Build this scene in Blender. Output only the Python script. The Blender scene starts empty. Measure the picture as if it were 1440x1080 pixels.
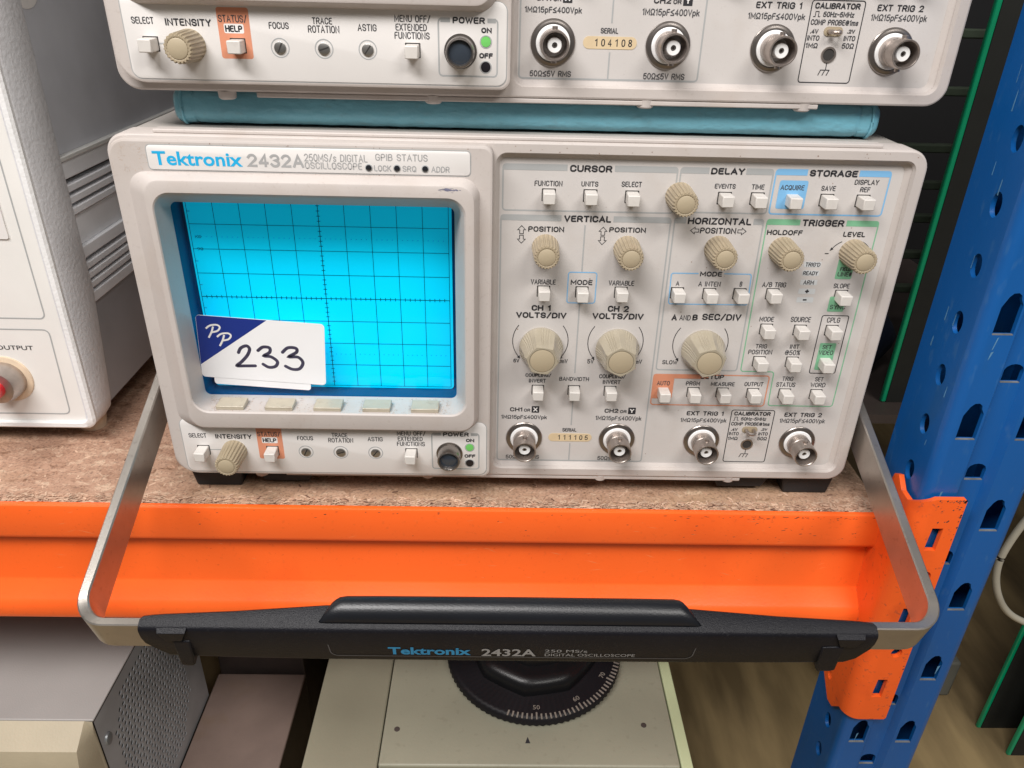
import bpy, math, random
from mathutils import Vector, Matrix
from mathutils.geometry import tessellate_polygon
random.seed(7)
MM = 0.001
scene = bpy.context.scene
COL = scene.collection

# ------------------------------------------------------------------ camera
cam_data = bpy.data.cameras.new('camera')
cam_data.sensor_fit = 'HORIZONTAL'
cam_data.sensor_width = 36.0
cam_data.lens = 27.025
cam_data.clip_start = 0.01
cam_data.clip_end = 50.0
cam = bpy.data.objects.new('camera', cam_data)
cam.location = (0.069853, -0.280919, 0.119755)
cam.rotation_euler = (math.radians(61.5441), math.radians(-1.3172), math.radians(-0.5410))
COL.objects.link(cam)
scene.camera = cam

# ------------------------------------------------------------------ light (indoor store room, ceiling strip lamp and an added fill)
world = bpy.data.worlds.new('World')
scene.world = world
world.use_nodes = True
bg = world.node_tree.nodes['Background']
bg.inputs[0].default_value = (1.0, 0.96, 0.93, 1)
bg.inputs[1].default_value = 0.12

def area_lamp(name, loc, target, sx, sy, power, color):
    d = bpy.data.lights.new(name, 'AREA')
    d.shape = 'RECTANGLE'
    d.size = sx
    d.size_y = sy
    d.energy = power
    d.color = color
    o = bpy.data.objects.new(name, d)
    o.location = loc
    o.rotation_euler = (Vector(target) - Vector(loc)).to_track_quat('-Z', 'Y').to_euler()
    COL.objects.link(o)
    return o
area_lamp('strip_and_fill_lamp', (-0.26, -0.58, 0.86), (0.04, 0.0, 0.02), 0.80, 0.22, 15.8, (1.0, 0.968, 0.948))
area_lamp('strip_and_fill_lamp', (0.65, -0.90, 0.95), (0.0, 0.0, -0.05), 0.60, 0.22, 8.6, (1.0, 0.965, 0.92))  # broad fill added from the right, not a ceiling fixture

vs = scene.view_settings
vs.view_transform = 'Standard'
vs.look = 'None'
vs.exposure = 0.0
vs.gamma = 1.0
vs.use_curve_mapping = False
scene.render.engine = 'CYCLES'
scene.render.resolution_x = 1024
scene.render.resolution_y = 768
scene.cycles.transparent_max_bounces = 16

# ------------------------------------------------------------------ materials
MATS = {}
def lin(r, g, b):
    f = lambda c: (c / 255 / 12.92) if c <= 10 else ((c / 255 + 0.055) / 1.055) ** 2.4
    return (f(r), f(g), f(b), 1)

def material(name, col, rough=0.5, metal=0.0, var=0.06, vscale=45.0, bump=0.0, bscale=1500.0, coat=0.0,
             speck=0.0, speck_scale=900.0, speck_col=(0.2, 0.14, 0.1, 1), wear=0.0, wear_scale=70.0, wear_col=(0.25, 0.2, 0.16, 1),
             spec=0.5, stretch=(1, 1, 1), rvar=0.0, bdist=0.0004):
    m = bpy.data.materials.new(name)
    m.use_nodes = True
    nt = m.node_tree
    N, L = nt.nodes, nt.links
    bs = N['Principled BSDF']
    bs.inputs['Roughness'].default_value = rough
    bs.inputs['Metallic'].default_value = metal
    bs.inputs['Specular IOR Level'].default_value = spec
    if coat:
        bs.inputs['Coat Weight'].default_value = coat
        bs.inputs['Coat Roughness'].default_value = 0.12
    tc = N.new('ShaderNodeTexCoord')
    mp = N.new('ShaderNodeMapping')
    mp.inputs['Scale'].default_value = stretch
    L.new(tc.outputs['Object'], mp.inputs['Vector'])
    src = mp.outputs['Vector']
    c = tuple(col) if len(col) == 4 else tuple(col) + (1,)
    def noise(scale, detail=4.0):
        n = N.new('ShaderNodeTexNoise')
        n.inputs['Scale'].default_value = scale
        n.inputs['Detail'].default_value = detail
        L.new(src, n.inputs['Vector'])
        return n
    def mix(fac, a, b):
        x = N.new('ShaderNodeMix')
        x.data_type = 'RGBA'
        L.new(fac, x.inputs['Factor'])
        for s, v in ((6, a), (7, b)):
            if hasattr(v, 'is_linked') or hasattr(v, 'links'):
                L.new(v, x.inputs[s])
            else:
                x.inputs[s].default_value = v
        return x.outputs[2]
    def ramp(v, lo, hi):
        r = N.new('ShaderNodeMapRange')
        r.inputs['From Min'].default_value = lo
        r.inputs['From Max'].default_value = hi
        L.new(v, r.inputs['Value'])
        return r.outputs['Result']
    def scaled(v, k):
        x = N.new('ShaderNodeMath')
        x.operation = 'MULTIPLY'
        L.new(v, x.inputs[0])
        x.inputs[1].default_value = k
        return x.outputs[0]
    n1 = noise(vscale)
    lo = tuple(max(0.0, v * (1 - var)) for v in c[:3]) + (1,)
    hi = tuple(min(1.0, v * (1 + var)) for v in c[:3]) + (1,)
    out = mix(ramp(n1.outputs['Fac'], 0.3, 0.7), lo, hi)
    if wear:
        n3 = noise(wear_scale, 6.0)
        out = mix(scaled(ramp(n3.outputs['Fac'], 0.56, 0.70), wear), out, tuple(wear_col))
    if speck:
        n2 = noise(speck_scale, 2.0)
        out = mix(scaled(ramp(n2.outputs['Fac'], 0.62, 0.72), speck), out, tuple(speck_col))
    L.new(out, bs.inputs['Base Color'])
    if rvar:
        L.new(ramp_to(N, L, n1.outputs['Fac'], rough - rvar, rough + rvar), bs.inputs['Roughness'])
    if bump:
        nb = noise(bscale, 3.0)
        b = N.new('ShaderNodeBump')
        b.inputs['Strength'].default_value = bump
        b.inputs['Distance'].default_value = bdist
        L.new(nb.outputs['Fac'], b.inputs['Height'])
        L.new(b.outputs['Normal'], bs.inputs['Normal'])
    MATS[name] = m
    return m
def ramp_to(N, L, v, a, b):
    r = N.new('ShaderNodeMapRange')
    r.inputs['From Min'].default_value = 0.3
    r.inputs['From Max'].default_value = 0.7
    r.inputs['To Min'].default_value = a
    r.inputs['To Max'].default_value = b
    L.new(v, r.inputs['Value'])
    return r.outputs['Result']

material('case_plastic', (0.525, 0.477, 0.448), 0.52, var=0.035, bump=0.12, bscale=2600, wear=0.24, wear_scale=48, wear_col=(0.44, 0.36, 0.30, 1), speck=0.10, speck_scale=700)
material('panel_paint', (0.575, 0.545, 0.525), 0.48, var=0.03, bump=0.10, bscale=3000, wear=0.22, wear_scale=48, wear_col=(0.46, 0.40, 0.35, 1), speck=0.07, speck_scale=800)
material('plate_white', (0.76, 0.735, 0.715), 0.42, var=0.02, bump=0.05, bscale=3000)
material('sheet_metal_beige', (0.42, 0.39, 0.36), 0.5, var=0.05, bump=0.15)
material('knob_tan', (0.37, 0.305, 0.21), 0.42, var=0.06, vscale=160, bump=0.1, wear=0.2, wear_scale=240, wear_col=(0.36, 0.26, 0.19, 1))
material('knob_cap_tan', (0.42, 0.35, 0.24), 0.5, var=0.03, bump=0.08)
material('knob_large_tan', (0.37, 0.325, 0.245), 0.24, var=0.03, vscale=60, coat=0.5)
material('button_white', (0.63, 0.60, 0.565), 0.4, var=0.03, vscale=200, bump=0.05, wear=0.12, wear_scale=300)
material('menu_button_tan', (0.44, 0.39, 0.30), 0.3, var=0.05, vscale=200, coat=0.3, wear=0.3, wear_scale=300)
material('slot_dark', (0.03, 0.027, 0.025), 0.7, var=0.1)
material('legend_ink', (0.022, 0.022, 0.026), 0.6, var=0.1, vscale=600)
material('legend_soft', (0.05, 0.05, 0.055), 0.6, var=0.1, vscale=600)
material('legend_grey', (0.38, 0.39, 0.39), 0.6, var=0.05)
material('name_grey', (0.36, 0.36, 0.36), 0.55, var=0.05)
material('logo_blue', (0.01, 0.40, 0.72), 0.5, var=0.03)
material('ink_blue', (0.20, 0.46, 0.74), 0.5, var=0.03)
material('ink_green', (0.20, 0.47, 0.28), 0.5, var=0.03)
material('ink_red', (0.66, 0.27, 0.16), 0.5, var=0.03)
material('ink_led_window', (0.58, 0.60, 0.61), 0.5, var=0.03)
material('ink_white', (0.78, 0.76, 0.74), 0.5, var=0.02)
material('serial_tag', (0.66, 0.52, 0.33), 0.5, var=0.05, vscale=200)
material('nickel', (0.44, 0.385, 0.35), 0.36, metal=0.9, var=0.1, vscale=300, bump=0.05)
material('nickel_dark', (0.30, 0.27, 0.25), 0.28, metal=0.9, var=0.1, vscale=300)
material('insulator_white', (0.86, 0.86, 0.86), 0.4, var=0.04)
material('screw_steel', (0.4, 0.39, 0.37), 0.35, metal=0.9, var=0.1)
material('led_green', (0.16, 0.55, 0.13), 0.3, var=0.05, coat=0.3)
material('led_black', (0.012, 0.010, 0.014), 0.3, var=0.1, coat=0.3)
material('lens_smoke', (0.035, 0.045, 0.06), 0.15, var=0.1, coat=0.6)
material('black_gloss', (0.012, 0.014, 0.018), 0.12, var=0.1, coat=0.6)
material('black_plastic', (0.007, 0.007, 0.010), 0.40, var=0.15, bump=0.35, bscale=2800, speck=0.10, speck_scale=1400, speck_col=(0.10, 0.10, 0.10, 1), spec=0.22)
material('cushion_vinyl', (0.007, 0.008, 0.011), 0.34, var=0.12, bump=0.15, bscale=1800)
material('rubber_foot', (0.018, 0.018, 0.020), 0.6, var=0.15, bump=0.2)
material('strap_aluminium', (0.44, 0.405, 0.365), 0.33, metal=0.85, var=0.08, vscale=90, bump=0.08, bscale=2200, speck=0.2, speck_scale=420, speck_col=(0.12, 0.1, 0.09, 1))
material('print_silver', (0.27, 0.265, 0.26), 0.5, var=0.05)
material('print_blue', (0.02, 0.22, 0.42), 0.5, var=0.05)
pm = material('phosphor_added_glow', (0.90, 0.94, 0.97), 0.75, var=0.02, vscale=18)
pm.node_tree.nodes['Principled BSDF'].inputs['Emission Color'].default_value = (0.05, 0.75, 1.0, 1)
pm.node_tree.nodes['Principled BSDF'].inputs['Emission Strength'].default_value = 0.28  # glow added to the unlit screen, brightens the cyan and evens its gradient
material('graticule_ink', (0.02, 0.02, 0.02), 0.6, var=0.05)
material('screen_tunnel', (0.10, 0.07, 0.16), 0.5, var=0.1)
material('sticker_white', (0.84, 0.84, 0.85), 0.45, var=0.015)
material('sticker_blue', (0.010, 0.030, 0.22), 0.4, var=0.03)
material('marker_ink', (0.045, 0.040, 0.075), 0.5, var=0.25, vscale=500)
material('orange_paint', (0.95, 0.135, 0.018), 0.31, wear=0.22, wear_scale=26, wear_col=(0.78, 0.075, 0.010, 1), var=0.05, vscale=9, bump=0.10, bscale=900, speck=0.12, speck_scale=500, speck_col=(0.35, 0.05, 0.015, 1), coat=0.3, rvar=0.08)
material('orange_paint_worn', (0.92, 0.125, 0.016), 0.4, var=0.05, vscale=20, bump=0.12, bscale=700, speck=0.35, speck_scale=420, speck_col=(0.05, 0.045, 0.05, 1), wear=0.35, wear_scale=60, wear_col=(0.55, 0.06, 0.012, 1))
material('blue_paint', (0.003, 0.092, 0.33), 0.40, var=0.10, vscale=16, bump=0.12, bscale=700, coat=0.1, speck=0.15, speck_scale=300, speck_col=(0.10, 0.22, 0.36, 1), wear=0.45, wear_scale=55, wear_col=(0.012, 0.085, 0.23, 1), stretch=(1, 1, 0.35), rvar=0.08)
material('raw_edge', (0.15, 0.16, 0.17), 0.6, var=0.4, vscale=200)
material('pouch_vinyl', (0.15, 0.385, 0.475), 0.28, var=0.06, vscale=60, bdist=0.0008, bump=0.6, bscale=430, speck=0.12, speck_scale=300, stretch=(0.55, 1, 1))
material('grey_paint_light', (0.82, 0.835, 0.87), 0.42, var=0.05, bump=0.1, bscale=900)
material('grey_texture', (0.66, 0.66, 0.68), 0.48, var=0.06, bump=0.8, bscale=520)
material('grey_paint_dark', (0.36, 0.37, 0.40), 0.45, var=0.08, vscale=30, bump=0.1)
material('grey_paint_mid', (0.56, 0.575, 0.62), 0.45, var=0.08, vscale=30, bump=0.1)
material('rail_light', (0.62, 0.62, 0.60), 0.45, var=0.05)
material('instrument_cream', (0.78, 0.765, 0.735), 0.45, var=0.03, bump=0.05)
material('frame_white', (0.80, 0.80, 0.80), 0.45, var=0.04, bump=0.5, bscale=700)
material('red_tip', (0.65, 0.02, 0.03), 0.3, var=0.05, coat=0.4)
material('cream_washer', (0.66, 0.52, 0.38), 0.5, var=0.1, vscale=200)
material('pc_top', (0.35, 0.33, 0.315), 0.5, var=0.05, vscale=20, bump=0.25, bscale=1500)
material('pc_front', (0.44, 0.38, 0.27), 0.5, var=0.06, bump=0.2, bscale=900)
material('pc_side', (0.52, 0.54, 0.565), 0.42, metal=0.3, var=0.1, bump=0.1)
material('perforation_edge', (0.30, 0.32, 0.33), 0.4, metal=0.5, var=0.1)
material('crate_brown', (0.25, 0.18, 0.15), 0.6, var=0.15, vscale=25, bump=0.2, wear=0.3, wear_scale=40, wear_col=(0.22, 0.14, 0.07, 1))
material('crate_dark', (0.06, 0.045, 0.04), 0.6, var=0.2, bump=0.2)
material('variac_grey', (0.29, 0.28, 0.21), 0.45, var=0.10, vscale=14, bump=0.15, bscale=600, speck=0.12, speck_scale=260, speck_col=(0.08, 0.06, 0.04, 1))
material('variac_olive', (0.25, 0.235, 0.17), 0.45, var=0.10, vscale=14, bump=0.15, bscale=600)
material('variac_edge', (0.50, 0.55, 0.33), 0.45, var=0.05, vscale=14)
material('dial_black', (0.008, 0.007, 0.009), 0.5, var=0.2, bump=0.1, spec=0.3)
material('knob_black', (0.008, 0.008, 0.009), 0.3, var=0.2, bump=0.15, spec=0.35)
material('dial_scale', (0.24, 0.21, 0.18), 0.5, var=0.1)
material('black_board', (0.010, 0.011, 0.009), 0.7, var=0.2, bump=0.1)
material('green_edge', (0.0, 0.33, 0.15), 0.35, var=0.08, coat=0.2)
material('rack_bar_green', (0.10, 0.13, 0.09), 0.5, var=0.2)
material('dark_wall', (0.004, 0.004, 0.005), 0.8, var=0.3, vscale=8)
material('navy_cloth', (0.012, 0.022, 0.055), 0.8, var=0.3, vscale=60, bump=0.4, bscale=300)
material('cable_white', (0.45, 0.42, 0.34), 0.5, var=0.1)
material('cardboard', (0.30, 0.21, 0.11), 0.75, var=0.15, vscale=20, bump=0.2, bscale=500)
material('grey_box', (0.13, 0.13, 0.11), 0.6, var=0.15, vscale=20)

def wood_material():
    m = bpy.data.materials.new('plywood')
    m.use_nodes = True
    N, L = m.node_tree.nodes, m.node_tree.links
    bs = N['Principled BSDF']
    tc = N.new('ShaderNodeTexCoord')
    mp = N.new('ShaderNodeMapping')
    mp.inputs['Scale'].default_value = (9, 1.8, 9)
    mp.inputs['Rotation'].default_value = (0, 0, 0.25)
    n = N.new('ShaderNodeTexNoise')
    n.inputs['Scale'].default_value = 4
    n.inputs['Detail'].default_value = 7
    r = N.new('ShaderNodeValToRGB')
    r.color_ramp.elements[0].position = 0.32
    r.color_ramp.elements[0].color = (0.15, 0.105, 0.05, 1)
    r.color_ramp.elements[1].position = 0.68
    r.color_ramp.elements[1].color = (0.38, 0.275, 0.135, 1)
    L.new(tc.outputs['Object'], mp.inputs['Vector'])
    L.new(mp.outputs['Vector'], n.inputs['Vector'])
    L.new(n.outputs['Fac'], r.inputs['Fac'])
    L.new(r.outputs['Color'], bs.inputs['Base Color'])
    bs.inputs['Roughness'].default_value = 0.6
    MATS['plywood'] = m
wood_material()

def chipboard_material():
    m = bpy.data.materials.new('chipboard')
    m.use_nodes = True
    N, L = m.node_tree.nodes, m.node_tree.links
    bs = N['Principled BSDF']
    bs.inputs['Roughness'].default_value = 0.75
    tc = N.new('ShaderNodeTexCoord')
    def vor(scale, rot, sc):
        mp = N.new('ShaderNodeMapping')
        mp.inputs['Rotation'].default_value = (0, 0, rot)
        mp.inputs['Scale'].default_value = sc
        nz = N.new('ShaderNodeTexNoise')
        nz.inputs['Scale'].default_value = 160
        ad = N.new('ShaderNodeVectorMath')
        ad.operation = 'MULTIPLY_ADD'
        ad.inputs[1].default_value = (0.008, 0.008, 0.008)
        L.new(tc.outputs['Object'], nz.inputs['Vector'])
        L.new(nz.outputs['Color'], ad.inputs[0])
        L.new(tc.outputs['Object'], ad.inputs[2])
        L.new(ad.outputs[0], mp.inputs['Vector'])
        v = N.new('ShaderNodeTexVoronoi')
        v.inputs['Scale'].default_value = scale
        L.new(mp.outputs['Vector'], v.inputs['Vector'])
        return v
    a = vor(240, 0.3, (0.35, 1, 1))
    b = vor(310, 1.2, (0.4, 1, 1))
    c = vor(700, 2.2, (0.5, 1, 1))
    bw = []
    for v in (a, b, c):
        x = N.new('ShaderNodeRGBToBW')
        L.new(v.outputs['Color'], x.inputs[0])
        bw.append(x.outputs[0])
    s1 = N.new('ShaderNodeMath'); s1.operation = 'ADD'
    L.new(bw[0], s1.inputs[0]); L.new(bw[1], s1.inputs[1])
    s2 = N.new('ShaderNodeMath'); s2.operation = 'ADD'
    L.new(s1.outputs[0], s2.inputs[0]); L.new(bw[2], s2.inputs[1])
    s3 = N.new('ShaderNodeMath'); s3.operation = 'MULTIPLY'; s3.inputs[1].default_value = 0.333
    L.new(s2.outputs[0], s3.inputs[0])
    r = N.new('ShaderNodeValToRGB')
    e = r.color_ramp.elements
    e[0].position = 0.16; e[0].color = (0.23, 0.12, 0.07, 1)
    e[1].position = 0.86; e[1].color = (0.68, 0.49, 0.35, 1)
    k = e.new(0.36); k.color = (0.42, 0.245, 0.165, 1)
    k = e.new(0.60); k.color = (0.48, 0.295, 0.205, 1)
    L.new(s3.outputs[0], r.inputs['Fac'])
    # patches of yellower, dustier board
    n = N.new('ShaderNodeTexNoise'); n.inputs['Scale'].default_value = 11; n.inputs['Detail'].default_value = 5
    L.new(tc.outputs['Object'], n.inputs['Vector'])
    mr = N.new('ShaderNodeMapRange'); mr.inputs['From Min'].default_value = 0.45; mr.inputs['From Max'].default_value = 0.72
    L.new(n.outputs['Fac'], mr.inputs['Value'])
    sc = N.new('ShaderNodeMath'); sc.operation = 'MULTIPLY'; sc.inputs[1].default_value = 0.55
    L.new(mr.outputs[0], sc.inputs[0])
    mx = N.new('ShaderNodeMix'); mx.data_type = 'RGBA'
    L.new(sc.outputs[0], mx.inputs['Factor'])
    L.new(r.outputs['Color'], mx.inputs[6])
    mx.inputs[7].default_value = (0.42, 0.30, 0.16, 1)
    fn_ = N.new('ShaderNodeTexNoise'); fn_.inputs['Scale'].default_value = 900; fn_.inputs['Detail'].default_value = 3
    L.new(tc.outputs['Object'], fn_.inputs['Vector'])
    fr_ = N.new('ShaderNodeMapRange'); fr_.inputs['From Min'].default_value = 0.30; fr_.inputs['From Max'].default_value = 0.50
    fr_.inputs['To Min'].default_value = 0.55; fr_.inputs['To Max'].default_value = 1.0
    L.new(fn_.outputs['Fac'], fr_.inputs['Value'])
    mu = N.new('ShaderNodeMix'); mu.data_type = 'RGBA'; mu.blend_type = 'MULTIPLY'; mu.inputs['Factor'].default_value = 1.0
    L.new(mx.outputs[2], mu.inputs[6]); L.new(fr_.outputs[0], mu.inputs[7])
    L.new(mu.outputs[2], bs.inputs['Base Color'])
    bp = N.new('ShaderNodeBump'); bp.inputs['Strength'].default_value = 0.55; bp.inputs['Distance'].default_value = 0.0007
    L.new(s3.outputs[0], bp.inputs['Height'])
    L.new(bp.outputs['Normal'], bs.inputs['Normal'])
    MATS['chipboard'] = m
chipboard_material()

def filter_material():
    m = bpy.data.materials.new('blue_filter')
    m.use_nodes = True
    N, L = m.node_tree.nodes, m.node_tree.links
    N.remove(N['Principled BSDF'])
    out = N['Material Output']
    tr = N.new('ShaderNodeBsdfTransparent')
    tr.inputs[0].default_value = (0.12, 0.91, 1.0, 1)
    gl = N.new('ShaderNodeBsdfGlossy')
    gl.inputs['Roughness'].default_value = 0.06
    fr = N.new('ShaderNodeFresnel')
    fr.inputs['IOR'].default_value = 1.35
    mx = N.new('ShaderNodeMixShader')
    ge = N.new('ShaderNodeNewGeometry')
    ml = N.new('ShaderNodeMath')
    ml.operation = 'MULTIPLY_ADD'          # only the outer faces reflect
    ml.inputs[1].default_value = -1.0
    ml.inputs[2].default_value = 1.0
    L.new(ge.outputs['Backfacing'], ml.inputs[0])
    mk = N.new('ShaderNodeMath')
    mk.operation = 'MULTIPLY'
    L.new(ml.outputs[0], mk.inputs[0])
    L.new(fr.outputs[0], mk.inputs[1])
    L.new(mk.outputs[0], mx.inputs[0])
    L.new(tr.outputs[0], mx.inputs[1])
    L.new(gl.outputs[0], mx.inputs[2])
    L.new(mx.outputs[0], out.inputs['Surface'])
    MATS['blue_filter'] = m
filter_material()

# ------------------------------------------------------------------ mesh helpers (all input in millimetres)
class MB:
    def __init__(self):
        self.v = []
        self.f = []
        self.weld = False
    def add(self, pts, faces):
        n = len(self.v)
        self.v += [tuple(p) for p in pts]
        self.f += [tuple(n + i for i in f) for f in faces]
        return self
    def box(self, x0, x1, y0, y1, z0, z1):
        P = [(x, y, z) for x in (x0, x1) for y in (y0, y1) for z in (z0, z1)]
        return self.add(P, [(0, 1, 3, 2), (4, 6, 7, 5), (0, 4, 5, 1), (2, 3, 7, 6), (0, 2, 6, 4), (1, 5, 7, 3)])
    def loft(self, loops, cap0=True, cap1=True, closed=True):
        n = len(loops[0])
        pts = [p for l in loops for p in l]
        F = []
        for k in range(len(loops) - 1):
            for i in range(n if closed else n - 1):
                j = (i + 1) % n
                F.append((k * n + i, k * n + j, (k + 1) * n + j, (k + 1) * n + i))
        if cap0:
            F.append(tuple(range(n - 1, -1, -1)))
        if cap1:
            F.append(tuple((len(loops) - 1) * n + i for i in range(n)))
        return self.add(pts, F)
    def lathe(self, c, prof, n=32, rib=None, cap0=True, cap1=True, phase=0.0):
        # axis along y, prof = [(y, r)], c = (x, z)
        loops = []
        for k, (y, r) in enumerate(prof):
            lp = []
            for i in range(n):
                a = 2 * math.pi * i / n + phase
                rr = r * (rib(i, a, k) if rib else 1.0)
                lp.append((c[0] + rr * math.cos(a), y, c[1] + rr * math.sin(a)))
            loops.append(lp)
        return self.loft(loops, cap0, cap1)
    def lathe_z(self, c, prof, n=32, rib=None):
        loops = []
        for k, (z, r) in enumerate(prof):
            loops.append([(c[0] + r * (rib(i) if rib else 1) * math.cos(2 * math.pi * i / n), c[1] + r * (rib(i) if rib else 1) * math.sin(2 * math.pi * i / n), z) for i in range(n)])
        return self.loft(loops)
    def poly(self, pts, y):
        # flat polygon on a plane of constant y, pts = [(x, z)]
        return self.add([(x, y, z) for x, z in pts], [tuple(range(len(pts)))])
    def stroke(self, pts, w, y, closed=False):
        n = len(pts)
        L, Rr = [], []
        for i, p in enumerate(pts):
            a = pts[i - 1] if (i > 0 or closed) else None
            b = pts[(i + 1) % n] if (i < n - 1 or closed) else None
            def nrm(s, e):
                dx, dz = e[0] - s[0], e[1] - s[1]
                l = math.hypot(dx, dz) or 1e-9
                return (-dz / l, dx / l)
            if a is None:
                nx, nz = nrm(p, b); k = 1
            elif b is None:
                nx, nz = nrm(a, p); k = 1
            else:
                n1, n2 = nrm(a, p), nrm(p, b)
                nx, nz = n1[0] + n2[0], n1[1] + n2[1]
                l = math.hypot(nx, nz) or 1e-9
                nx, nz = nx / l, nz / l
                k = min(2.0, 1 / max(0.3, nx * n1[0] + nz * n1[1]))
            L.append((p[0] + nx * w / 2 * k, y, p[1] + nz * w / 2 * k))
            Rr.append((p[0] - nx * w / 2 * k, y, p[1] - nz * w / 2 * k))
        return self.loft([L, Rr], False, False, closed)
    def tube(self, pts, r, n=10):
        loops = []
        up = Vector((0, 0, 1))
        for i, p in enumerate(pts):
            a = Vector(pts[max(0, i - 1)]); b = Vector(pts[min(len(pts) - 1, i + 1)])
            t = (b - a).normalized()
            s = t.cross(up)
            if s.length < 1e-4:
                s = t.cross(Vector((1, 0, 0)))
            s.normalize()
            q = s.cross(t)
            loops.append([tuple(Vector(p) + r * (math.cos(2 * math.pi * k / n) * s + math.sin(2 * math.pi * k / n) * q)) for k in range(n)])
        return self.loft(loops)
    def cells(self, outer, holes, fn, depth):
        # a flat plate cell with holes; fn(a, b, d) -> xyz ; hole walls go back by depth
        loops = [[Vector((a, b, 0)) for a, b in outer]] + [[Vector((a, b, 0)) for a, b in h] for h in holes]
        flat = [p for l in loops for p in l]
        tri = tessellate_polygon(loops)
        self.add([fn(p.x, p.y, 0) for p in flat], [tuple(t) for t in tri])
        for h in (holes if depth else []):
            self.loft([[fn(a, b, 0) for a, b in h], [fn(a, b, depth) for a, b in h]], False, False)
        return self
    def mesh(self, name, off, mats, smooth, facemat=None):
        me = bpy.data.meshes.new(name)
        me.from_pydata([((x - off[0]) * MM, (y - off[1]) * MM, (z - off[2]) * MM) for x, y, z in self.v], [], self.f)
        for m in mats:
            me.materials.append(MATS[m])
        if facemat:
            for p, k in zip(me.polygons, facemat):
                p.material_index = k
        me.validate()
        import bmesh
        bm = bmesh.new()
        bm.from_mesh(me)
        if self.weld:
            bmesh.ops.remove_doubles(bm, verts=bm.verts, dist=0.00002)
        bmesh.ops.recalc_face_normals(bm, faces=bm.faces)
        bm.to_mesh(me)
        bm.free()
        if smooth:
            me.shade_smooth()
            me.set_sharp_from_angle(angle=math.radians(smooth if smooth > 1 else 35))
        me.update()
        return me

OFF = {}
def build(mb, name, mat, parent=None, bevel=0.0, seg=2, smooth=35, solid=0.0):
    off = (0, 0, 0)
    q = parent
    while q is not None:
        if q.name in OFF:
            off = OFF[q.name]
            break
        q = q.parent
    me = mb.mesh(name, off, [mat] if isinstance(mat, str) else mat, smooth)
    o = bpy.data.objects.new(name, me)
    COL.objects.link(o)
    if parent is not None:
        o.parent = parent
    if solid:
        s = o.modifiers.new('thickness', 'SOLIDIFY')
        s.thickness = solid * MM
        s.offset = 0
    if bevel:
        b = o.modifiers.new('bevel', 'BEVEL')
        b.width = bevel * MM
        b.segments = seg
        b.limit_method = 'ANGLE'
        b.angle_limit = math.radians(40)
    return o
def thing(name, loc, label, cat, group=None):
    o = bpy.data.objects.new(name, None)
    o.empty_display_size = 0.02
    o.location = [c * MM for c in loc]
    COL.objects.link(o)
    o['label'] = label
    o['category'] = cat
    if group:
        o['group'] = group
    OFF[o.name] = loc
    return o

def rrect(x0, x1, z0, z1, r, n=6):
    # loop of (x, z); r = radius or (tl, tr, br, bl); starts at bottom left going right
    if not isinstance(r, tuple):
        r = (r, r, r, r)
    tl, tr, br, bl = r
    out = []
    for cx, cz, rad, a0 in ((x0 + bl, z0 + bl, bl, 180), (x1 - br, z0 + br, br, 270), (x1 - tr, z1 - tr, tr, 0), (x0 + tl, z1 - tl, tl, 90)):
        for k in range(n + 1):
            a = math.radians(a0 + 90 * k / n)
            out.append((cx + rad * math.cos(a), cz + rad * math.sin(a)))
    return out
def at_y(lp, y):
    return [(x, y, z) for x, z in lp]
def smooth_path(pts, n=6, closed=False):
    out = []
    m = len(pts)
    for i in range(m - 1):
        p0, p1, p2, p3 = pts[max(0, i - 1)], pts[i], pts[i + 1], pts[min(m - 1, i + 2)]
        for k in range(n):
            t = k / n
            out.append(tuple(0.5 * (2 * b + (c - a) * t + (2 * a - 5 * b + 4 * c - d) * t * t + (3 * b - a - 3 * c + d) * t ** 3) for a, b, c, d in zip(p0, p1, p2, p3)))
    out.append(tuple(pts[-1]))
    return out

FONT_CACHE = {}
def text_mesh(s, bold):
    key = (s, bold)
    if key not in FONT_CACHE:
        c = bpy.data.curves.new('t', 'FONT')
        c.body = s
        c.resolution_u = 3
        c.offset = bold
        o = bpy.data.objects.new('t', c)
        m = bpy.data.meshes.new_from_object(o)
        v = [(p.co.x, p.co.y) for p in m.vertices]
        f = [tuple(p.vertices) for p in m.polygons]
        bpy.data.objects.remove(o)
        bpy.data.meshes.remove(m)
        bpy.data.curves.remove(c)
        FONT_CACHE[key] = (v, f)
    return FONT_CACHE[key]
def lettering(s, xc, zc, w, h, fn, mat, parent, bold=0.0, name='lettering'):
    v, f = text_mesh(s, bold)
    x0, x1 = min(p[0] for p in v), max(p[0] for p in v)
    y0, y1 = min(p[1] for p in v), max(p[1] for p in v)
    sx, sz = w / max(1e-6, x1 - x0), h / max(1e-6, y1 - y0)
    mb = MB()
    mb.add([fn(xc + (a - (x0 + x1) / 2) * sx, zc + (b - (y0 + y1) / 2) * sz) for a, b in v], f)
    return build(mb, name, mat, parent, smooth=0)
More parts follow.
